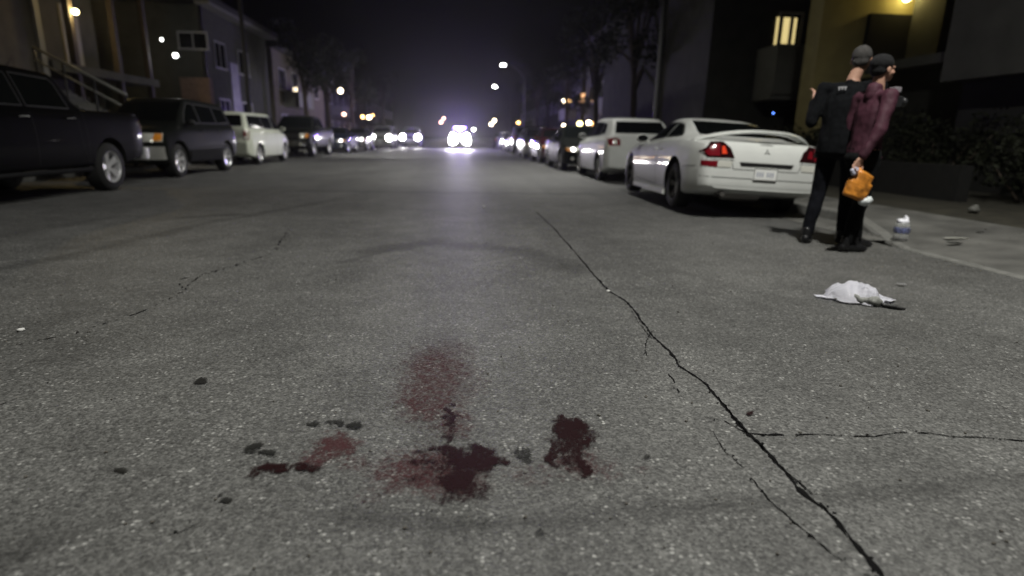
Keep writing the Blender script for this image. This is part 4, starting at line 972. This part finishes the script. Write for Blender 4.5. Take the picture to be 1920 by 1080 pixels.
# ================================================================= LAMPS
def lampmat(name, col, s_): return mat(name, (1, 1, 1), .4, emit=col, estr=s_)
def globe(loc, r, m, label, name='wall_lamp', e=0, col=(1, .7, .35), back=None, group=None, cat='lamp'):
    root = empty(name, loc, 0, label, cat, group)
    bm = bmesh.new(); bmesh.ops.create_icosphere(bm, subdivisions=2, radius=r); mobj('globe', bm, m, root)
    bm = bmesh.new(); lathe(bm, [(0, r*1.25), (r*.6, r*1.2), (r*1.05, r*.85), (r*1.0, r*.75), (0, r*.8)], 16); mobj('cap', bm, TRIM, root, angle=40)
    if back:
        b = Vector(back); bm = bmesh.new(); tube(bm, [(0, 0, r*1.0), b*.5+Vector((0, 0, r*1.35)), b+Vector((0, 0, r))], r*.16, 6); mobj('bracket', bm, TRIM, root)
    if e:
        L = bpy.data.lights.new('lamp_light', 'POINT'); L.energy = e; L.color = col; L.shadow_soft_size = r*.8
        o = bpy.data.objects.new('lamp_light', L); COL.objects.link(o); o.parent = root; o.location = (-(back or (0, 0, 0))[0]*.9, -(back or (0, 0, 0))[1]*.9-.0, 0)
    return root
def street_lamp(x, y, h, arm, label, e=0, cone=130, sr=.18, fwd=0, blend=.8, side=0):
    root = empty('street_lamp', (x, y, .13), 0, label, 'street lamp', 'cobra-head street lamps along the right kerb')
    bm = bmesh.new(); tube(bm, [(0, 0, 0), (0, 0, .3), (0, 0, h-1.2)], [.11, .10, .07], 12); mobj('pole', bm, mat('galvanised', (.05, .05, .05), .6, .3), root, angle=40)
    bm = bmesh.new(); tube(bm, [(0, 0, h-1.3), (arm*.2, 0, h-.75), (arm*.55, 0, h-.25), (arm*.85, 0, h-.05), (arm, 0, h)], [.05, .045, .04, .035, .03], 8); mobj('arm', bm, MATS['galvanised'], root, angle=40)
    B = Blob(); s_ = 1 if arm > 0 else -1
    B.ell((arm+s_*.2, 0, h), (.34, .15, .07)); B.ell((arm+s_*.32, 0, h-.005), (.2, .16, .075)); B.build('lamp_head', MATS['galvanised'], root, vox=.02, sm=2)
    bm = bmesh.new(); bmesh.ops.create_icosphere(bm, subdivisions=3, radius=sr)
    for v in bm.verts: v.co = Vector((v.co.x*1.0, v.co.y*.9, v.co.z*.5))+Vector((arm+s_*.3, 0, h-.07))
    mobj('lamp_bowl', bm, LAMPW, root)
    L = bpy.data.lights.new('lamp_light', 'SPOT'); L.energy = e; L.color = (1.0, .985, .92); L.shadow_soft_size = .22; L.spot_size = R(cone); L.spot_blend = blend
    o = bpy.data.objects.new('lamp_light', L); COL.objects.link(o); o.parent = root; o.location = (arm+s_*.3, 0, h-.22); o.rotation_euler = (R(fwd), R(side), 0)
    return root
LAMPW = lampmat('street_lamp_bowl', (1, .98, .92), 40)
street_lamp(6.4, 1.6, 9.4, -3.6, 'street lamp above and behind the viewer lighting the foreground', 5000, cone=132, fwd=16, blend=1.0, side=6)
street_lamp(6.5, 19.5, 9.6, -3.2, 'added street lamp, unseen, high over the right row of cars', 5200, cone=112, fwd=2, side=17)  # lamp added out of view to light the pale wagon and middle road
street_lamp(-8.9, 26.5, 9.6, 4.4, 'added street lamp, unseen, high over the left row of cars', 6500, cone=90, fwd=38, blend=1.0)  # lamp added out of view to brighten the far left road
street_lamp(6.3, 59, 7.75, -1.8, 'nearer and higher of the two white street lamps over the far road', 700, sr=.24)
street_lamp(7.1, 85, 7.9, -1.9, 'farther and lower of the two white street lamps over the far road', 600, sr=.28)
OR_, YW, PK = lampmat('amber_globe', (1, .55, .18), 14), lampmat('yellow_globe', (1, .85, .3), 12), lampmat('pink_globe', (1, .55, .42), 12)
WW = lampmat('warm_white_globe', (1, .82, .55), 20)
gl = 'small lights along the far street'
for (px, py, Y, r, m, e, lb) in [
    (638, 170, 52, .20, WW, 70, 'highest warm white lamp on the far left buildings'),
    (645, 214, 52.5, .13, PK, 0, 'pinkish lamp below the highest warm lamp on the left'),
    (680, 219, 66, .16, OR_, 30, 'orange lamp, left of a close pair on the left side'),
    (692, 220, 66.5, .20, WW, 30, 'pale yellow lamp, right of a close pair on the left side'),
    (699, 216, 68, .10, OR_, 0, 'faint amber lamp tucked behind the close pair'),
    (827, 229, 150, .32, PK, 0, 'pinkish lamp above and left of the police vehicle, lower half'),
    (832, 222, 156, .30, PK, 0, 'pinkish lamp above and left of the police vehicle, upper half'),
    (921, 233, 140, .36, WW, 0, 'pale yellow lamp right of the police vehicle, lower of two'),
    (927, 226, 146, .36, WW, 0, 'pale yellow lamp right of the police vehicle, upper of two'),
    (888, 243, 120, .24, LAMPW, 0, 'white lamp just right of the police vehicle'),
    (972, 230, 110, .26, OR_, 0, 'single dim orange lamp over the far right parked cars'),
    (1059, 189, 51, .19, WW, 50, 'upper left lamp of the cluster on the right-hand building'),
    (1067, 189, 51.6, .12, OR_, 0, 'small amber lamp beside the upper left lamp of the cluster'),
    (1058, 236, 50, .18, WW, 40, 'lower left lamp of the cluster on the right-hand building'),
    (1087, 232, 45, .20, YW, 40, 'lemon yellow lamp in the middle of the cluster on the right'),
    (1104, 230, 43, .16, WW, 40, 'pale lamp, right of the lemon yellow one'),
    (1113, 232, 43.5, .17, lampmat('deep_amber', (1, .42, .08), 4), 0, 'deep amber lamp at the right end of the cluster')]:
    globe(Yp(px, py, Y), r, m, lb, 'far_lamp', e, (1, .62, .3), group=gl)
rl = lampmat('red_glow', (1, .12, .1), 2.5)
# ================================================================= BUILDINGS
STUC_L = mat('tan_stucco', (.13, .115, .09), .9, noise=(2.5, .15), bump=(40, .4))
STUC_G = mat('green_grey_stucco', (.085, .088, .07), .9, noise=(2.5, .15), bump=(40, .4))
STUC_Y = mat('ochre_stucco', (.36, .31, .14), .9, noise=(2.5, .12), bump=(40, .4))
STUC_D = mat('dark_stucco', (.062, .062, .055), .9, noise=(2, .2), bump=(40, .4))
FRAMEW = mat('white_frame', (.5, .5, .5), .5); ROOF = mat('dark_roofing', (.05, .048, .045), .9, noise=(8, .3)); WOODD = mat('dark_wood', (.03, .022, .016), .7, noise=(8, .3))
LITW = mat('lit_blind', (.8, .7, .4), .8, emit=(1, .80, .34), estr=.75)
DKW = mat('unlit_window', (.006, .007, .009), .1, spec=.5)
def add(root, nm, m, *boxes, bev=0, parent=None):
    bm = bmesh.new()
    for b in boxes: box(bm, *b)
    o = mobj(nm, bm, m, parent or root, smooth=False)
    if bev: bevel_obj(o, bev)
    return o
def win(root, x, y0, y1, z0, z1, sx, m=DKW, mull=1, nm='window'):
    """window in a wall facing sx along x"""
    fr = add(root, nm, FRAMEW, (x, x+sx*.05, y0-.06, y1+.06, z1, z1+.07) if sx > 0 else (x-.05, x, y0-.06, y1+.06, z1, z1+.07), (min(x, x+sx*.07), max(x, x+sx*.07), y0-.08, y1+.08, z0-.07, z0),
        (min(x, x+sx*.05), max(x, x+sx*.05), y0-.06, y0, z0, z1), (min(x, x+sx*.05), max(x, x+sx*.05), y1, y1+.06, z0, z1),
        *[(min(x, x+sx*.04), max(x, x+sx*.04), y0+(y1-y0)*k/(mull+1)-.02, y0+(y1-y0)*k/(mull+1)+.02, z0, z1) for k in range(1, mull+1)])
    add(root, 'pane', m, (min(x+sx*.006, x+sx*.012), max(x+sx*.006, x+sx*.012), y0, y1, z0, z1), parent=fr)
    return fr
def winy(root, y, x0, x1, z0, z1, m=DKW, mull=1):
    """window in a wall facing the viewer (-y)"""
    fr = add(root, 'window', FRAMEW, (x0-.06, x1+.06, y-.05, y, z1, z1+.07), (x0-.08, x1+.08, y-.07, y, z0-.07, z0), (x0-.06, x0, y-.05, y, z0, z1), (x1, x1+.06, y-.05, y, z0, z1),
        *[(x0+(x1-x0)*k/(mull+1)-.025, x0+(x1-x0)*k/(mull+1)+.025, y-.04, y, z0, z1) for k in range(1, mull+1)])
    add(root, 'pane', m, (x0, x1, y-.012, y-.006, z0, z1), parent=fr); return fr
# L1: near left apartment block with outside stair
L1 = empty('apartment_building', (0, 0, 0), 0, 'two-storey tan apartment block with a lit wall lamp, at the top left', 'building')
add(L1, 'wall', STUC_L, (-22, -11.6, 2, 18.3, 0, 8.5))
add(L1, 'corner_trim', mat('pale_trim', (.28, .27, .25), .8), (-11.6, -11.5, 18.1, 18.32, 0, 8.5))
win(L1, -11.6, 10, 11.6, 3.6, 4.9, 1)
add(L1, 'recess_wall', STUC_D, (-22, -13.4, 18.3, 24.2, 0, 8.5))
for y in (19.6, 21.9, 23.9): add(L1, 'porch_post', WOODD, (-11.62, -11.44, y-.09, y+.09, .1, 7.2))
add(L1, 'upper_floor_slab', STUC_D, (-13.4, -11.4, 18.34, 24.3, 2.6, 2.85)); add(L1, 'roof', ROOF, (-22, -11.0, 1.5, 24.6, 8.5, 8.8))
for z in (0, 2.95): add(L1, 'door', mat('pale_door', (.30, .29, .28), .6), (-13.4, -13.34, 22.3, 23.2, z+.12 if z == 0 else z, z+2.1))
st = empty('outside_stair', (0, 0, 0), 0, 'outside stair with pale handrail descending past the tan block', 'stairs')
A, Bq = Yp(62, 88, 17.2), Yp(236, 178, 15.2)
bm = bmesh.new(); tube(bm, [A, Bq], .035, 8); mobj('handrail', bm, mat('pale_rail', (.34, .34, .31), .5), st)
bm = bmesh.new(); tube(bm, [A-Vector((0, 0, .32)), Bq-Vector((0, 0, .32))], .025, 8); mobj('lower_rail', bm, MATS['pale_rail'], st)
bm = bmesh.new(); dv = (Bq-A); nst = 14
for k in range(nst):
    p = A+dv*((k+.5)/nst); box(bm, p.x-.16, p.x+.16, p.y-.1, p.y+.9, p.z-1.05, p.z-.98)
mobj('treads', bm, CONC, st, smooth=False)
bm = bmesh.new()
for k in (0, 4, 8, 12): p = A+dv*(k/12); tube(bm, [p, (p.x, p.y, .12)], .03, 6)
mobj('rail_posts', bm, TRIM, st)
bm = bmesh.new(); tube(bm, [A-Vector((0, 0, 1.12)), Bq-Vector((0, 0, 1.12))], .1, 4); mobj('stringer', bm, WOODD, st, smooth=False)
lp = Xp(141, 22, -11.42); lamp = globe(lp, .075, lampmat('sconce', (1, .80, .40), 60), 'bright yellow wall lamp on the tan apartment block', 'wall_lamp', 75, (1, .72, .28), back=(-.17, 0, 0))
bm = bmesh.new(); lathe(bm, [(.0, -.16), (.05, -.15), (.09, -.09), (.075, -.08), (.0, -.08)], 16); mobj('lower_cup', bm, TRIM, lamp, angle=40)
# small white lamps in the recess
globe(Xp(303, 74, -11.9), .05, lampmat('small_white', (1, 1, .95), 16), 'tiny white lamp between the porch posts, left one', 'porch_lamp', 9, (1, .95, .88), back=(-.3, 0, .1))
globe(Yp(329, 104, 25.0), .085, MATS['small_white'], 'brighter white lamp right of the porch posts, above a pale wall', 'porch_lamp', 16, (1, .95, .88), back=(-.15, .12, 0))
# L2
c2 = 28.7
L2 = empty('green_grey_house', (0, 0, 0), 0, 'grey-green two-storey building with a dark sliding window, left of centre', 'building')
add(L2, 'wall', STUC_G, (-24, -11.5, c2, 38, 0, 6.4))
add(L2, 'eave', mat('eave_board', (.26, .26, .24), .7), (-11.5, -10.9, c2-.2, 38.3, 6.40, 6.52)); add(L2, 'roof', ROOF, (-24.2, -10.85, c2-.3, 38.4, 6.525, 6.75))
wa, wb = Yp(338, 90, c2), Yp(386, 63, c2); winy(L2, c2, wa.x, wb.x, wa.z, wb.z)
wv = Yp(372, 168, c2-.5); add(L2, 'brick_screen', mat('pinkish_brick', (.24, .16, .12), .9, noise=(8, .2)), (wv.x-.7, wv.x+.55, c2-.62, c2-.3, .12, 3.3))
for (a, b) in ((30.2, 31.4), (33.2, 34.6)): win(L2, -11.5, a, b, 1.2, 2.5, 1); win(L2, -11.5, a, b, 4, 5.1, 1)
add(L2, 'downpipe', TRIM, (-11.47, -11.37, c2+.1, c2+.22, .1, 6.4))
add(L2, 'garage_door', mat('pale_metal_door', (.30, .30, .31), .5, noise=(3, .2)), (-11.5, -11.46, 31.9, 33.0, .12, 4.4))
# more blocks down the left side
def block(x0, x1, y0, y1, h, m, label, sx, seed=0, lit=()):
    rnd = random.Random(seed); b = empty('apartment_building', (0, 0, 0), 0, label, 'building')
    add(b, 'wall', m, (x0, x1, y0, y1, 0, h)); add(b, 'roof', ROOF, (x0-.4, x1+.4, y0-.3, y1+.3, h+.002, h+.3))
    xf = x1 if sx > 0 else x0; k = 0; y = y0+1.2
    while y < y1-2:
        for fl in range(int(h//3)):
            win(b, xf, y, y+1.3, .95+fl*2.9, 2.2+fl*2.9, sx, m=LITW if k in lit else DKW); k += 1
        y += 3.1
    yb = y0+2; add(b, 'balcony', mat('pale_panel', (.22, .22, .20), .8), (min(xf, xf+sx*1.0), max(xf, xf+sx*1.0), yb, yb+4, 2.75, 3.75))
    return b
block(-24, -11.8, 40, 54, 6.2, STUC_L, 'low tan block beyond the grey-green house', 1, 1)
block(-24, -12.2, 57, 74, 6.5, STUC_D, 'dim block farther along the left side', 1, 2)
block(-24, -12.0, 78, 110, 6.8, STUC_G, 'farthest dark block on the left', 1, 3)
# R1: right building with lit balcony
R1 = empty('apartment_building', (0, 0, 0), 0, 'two-storey ochre apartment block with lit entry and balcony, at the top right', 'building')
Yw = 15.2
xa = Yp(1532, 100, Yw).x
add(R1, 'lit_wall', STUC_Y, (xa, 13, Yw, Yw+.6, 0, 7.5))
add(R1, 'dark_screen', mat('dark_board', (.012, .012, .012), .9), (10.42, 13, Yw-.16, Yw-.003, 2.95, 4.22))
add(R1, 'side_fin', STUC_D, (11.52, 13, Yw-1.2, Yw-.165, 2.86, 7.5))
add(R1, 'balcony_slab', STUC_D, (9.9, 18, 9.0, 14.2, 2.66, 2.86))
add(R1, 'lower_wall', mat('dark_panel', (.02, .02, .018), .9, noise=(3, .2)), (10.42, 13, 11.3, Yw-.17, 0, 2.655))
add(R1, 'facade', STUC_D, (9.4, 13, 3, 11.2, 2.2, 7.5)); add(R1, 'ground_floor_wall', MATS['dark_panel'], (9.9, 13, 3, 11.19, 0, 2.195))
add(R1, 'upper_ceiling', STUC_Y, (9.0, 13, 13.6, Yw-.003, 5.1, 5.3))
globe((11.28, 15.02, 4.60), .10, lampmat('ceiling_globe', (1, .85, .35), 14), 'yellow lamp on the wall of the ochre block, at the top edge of the view', 'wall_lamp', 13, (1, .78, .25), back=(0, .17, 0))
# R2: the balcony and lit window farther on
R2 = empty('apartment_building', (0, 0, 0), 0, 'dark block with a pale balcony panel below a lit window with blinds', 'building')
Y2 = 19.5
a_, b_ = Yp(1448, 176, Y2-1.3), Yp(1524, 84, Y2-1.3)
add(R2, 'wall', mat('dim_stucco', (.05, .05, .042), .9, noise=(2, .2)), (Yp(1330, 100, Y2).x, 20, Y2, 34, 0, 8))
add(R2, 'balcony', mat('grey_panel', (.20, .20, .18), .85, noise=(2, .1)), (a_.x, b_.x, Y2-1.3, Y2-1.2, a_.z, b_.z), (b_.x-.1, b_.x, Y2-1.2, Y2-.003, a_.z, b_.z), (a_.x, a_.x+.1, Y2-1.2, Y2-.003, a_.z, b_.z), (a_.x, b_.x, Y2-1.2, Y2-.003, a_.z-.15, a_.z-.002))
w0, w1 = Yp(1457, 88, Y2), Yp(1503, 28, Y2); fr = winy(R2, Y2-.003, w0.x, w1.x, w0.z, w1.z, DKW, 1)
bl_ = [Yp(p, 50, Y2-.1).x for p in (1457, 1463, 1470, 1482, 1490, 1495)]
for i in (0, 2, 4): add(R2, 'blind_strip', LITW, (bl_[i], bl_[i+1], Y2-.032, Y2-.024, w0.z+.05, w1.z-.1), parent=fr)
globe(Yp(1450, 212, 17), .02, lampmat('blue_led', (.1, .25, 1), 10), 'tiny blue light in the dark below the balcony', 'indicator_light', cat='light')
block(10.5, 22, 36, 50, 8.4, STUC_D, 'dark block with a small lit window behind the lamp cluster on the right', -1, 5)
sq = Xp(1092, 184, 10.47); R3 = bpy.context.scene
bm = bmesh.new(); box(bm, 10.44, 10.47, sq.y-1.0, sq.y+1.0, sq.z-.35, sq.z+.35); o = mobj('lit_window', bm, mat('amber_window', (.8, .5, .2), .8, emit=(1, .55, .22), estr=1.1), smooth=False); tag(o, 'small amber lit window high on the right, above the lamp cluster', 'window')
block(10.8, 22, 53, 72, 7.4, STUC_D, 'dim block farther along the right side', -1, 6)
block(11, 24, 76, 110, 7, STUC_G, 'farthest dark block on the right', -1, 8)

# ================================================================= PLANTS
LEAF = mat('night_leaf', (.014, .018, .008), .7, noise=(1.5, .4), spec=.2); LEAF2 = mat('ivy_leaf', (.014, .016, .009), .7, noise=(3, .45), spec=.2); BARK = mat('bark', (.07, .055, .042), .9, noise=(8, .3), bump=(20, .6))
def leaf_cloud(name, m, parent, centres, n, size, rs):
    rnd = np.random.RandomState(rs); V = []; Fc = []
    for k in range(n):
        c, r = centres[rnd.randint(len(centres))]; d = rnd.normal(size=3); d /= np.linalg.norm(d); p = np.array(c)+d*np.array(r)*rnd.rand()**.45
        u = rnd.normal(size=3); u /= np.linalg.norm(u); v = np.cross(u, rnd.normal(size=3)); v /= np.linalg.norm(v); s_ = size*rnd.uniform(.6, 1.4); i = len(V)
        V += [p-u*s_, p+v*s_*.45, p+u*s_, p-v*s_*.45]; Fc.append((i, i+1, i+2, i+3))
    return mobj(name, np_mesh(name, V, Fc), m, parent, smooth=False)
def tree(x, y, h, label, rs, n=2600, spread=2.2):
    rnd = random.Random(rs); t = empty('street_tree', (x, y, .12), 0, label, 'tree', 'trees along the pavements')
    bm = bmesh.new(); tube(bm, [(0, 0, -.1), (.05, .02, h*.25), (-.05, .05, h*.5), (.03, 0, h*.8)], [.2, .15, .12, .04], 10)
    cs = []
    for k in range(8):
        a = k*2.4+rnd.random(); rr = spread*rnd.uniform(.35, .8); z = h*rnd.uniform(.5, .92); e = (math.cos(a)*rr, math.sin(a)*rr, z)
        tube(bm, [(0, 0, h*.35+k*.05*h*.5), (e[0]*.5, e[1]*.5, z-.5), e], [.07, .05, .02], 6); cs.append((e, (spread*.42, spread*.42, h*.11)))
    mobj('trunk', bm, BARK, t, angle=50); leaf_cloud('crown', LEAF, t, cs, n, .11, rs); return t
for i, (x, y, h, lb) in enumerate([(-9.9, 46.5, 7.5, 'dark tree in front of the low tan block on the left'), (-9.8, 39.5, 8, 'dark tree before the low tan block on the left'), (-9.6, 55, 8.5, 'dark tree far along the left pavement'), (-9.4, 75, 9, 'farthest dark tree on the left pavement'),
       (7.6, 26, 8, 'dark tree beyond the pale balcony on the right'), (8.0, 35, 8.5, 'dark tree halfway along the right pavement'), (8.6, 48, 7, 'dark tree by the lamp cluster on the right'), (9.0, 70, 9, 'farthest dark tree on the right pavement')]):
    tree(x, y, h, lb, 20+i)
def shrub(x, y, w, h, label, rs, n=2200):
    t = empty('shrub', (x, y, .14), 0, label, 'shrub', 'shrubs beyond the right pavement'); rnd = random.Random(rs); bm = bmesh.new(); cs = []
    for k in range(9):
        e = (rnd.uniform(-w, w)*.7, rnd.uniform(-w, w)*.7, h*rnd.uniform(.35, .85)); tube(bm, [(e[0]*.2, e[1]*.2, -.05), (e[0]*.7, e[1]*.7, e[2]*.6), e], [.03, .02, .008], 5); cs.append((e, (w*.42, w*.42, h*.24)))
    mobj('stems', bm, BARK, t); leaf_cloud('foliage', LEAF2, t, cs, n, .05, rs)
for i, (x, y, w, h, lb) in enumerate([(8.9, 8.3, 1.1, 1.7, 'dark leafy shrub directly right of the two people'), (8.7, 6.2, 1.1, 1.9, 'dark leafy shrub at the right edge of the view'), (9.2, 10.8, 1.3, 1.5, 'dark leafy shrub behind the person in maroon'), (8.6, 13.5, 1.2, 1.3, 'dark leafy shrub beyond the coupe'), (-10.9, 25.5, .9, 1.6, 'dark shrub before the grey-green house')]): shrub(x, y, w, h, lb, 60+i)
wr = empty('ledge', (7.6, 0, .145), 0, 'low dark garden wall beyond the pavement on the right', 'wall'); add(wr, 'masonry', mat('dark_block', (.008, .008, .0075), .9, noise=(6, .3), bump=(20, .5)), (0, .2, 8.3, 30, 0, .55)); 

# ================================================================= NIGHT AIR
bm = bmesh.new(); box(bm, -60, 60, -14, 240, -1.5, 14)
hz = bpy.data.materials.new('night_haze'); hz.use_nodes = True; nt = hz.node_tree; nt.nodes.remove(nt.nodes['Principled BSDF'])
pv = nt.nodes.new('ShaderNodeVolumePrincipled'); pv.inputs['Color'].default_value = (.85, .85, .9, 1); pv.inputs['Density'].default_value = .0007; pv.inputs['Anisotropy'].default_value = .86
nt.links.new(pv.outputs[0], nt.nodes['Material Output'].inputs['Volume'])
tag(mobj('haze', bm, hz, smooth=False), kind='stuff')
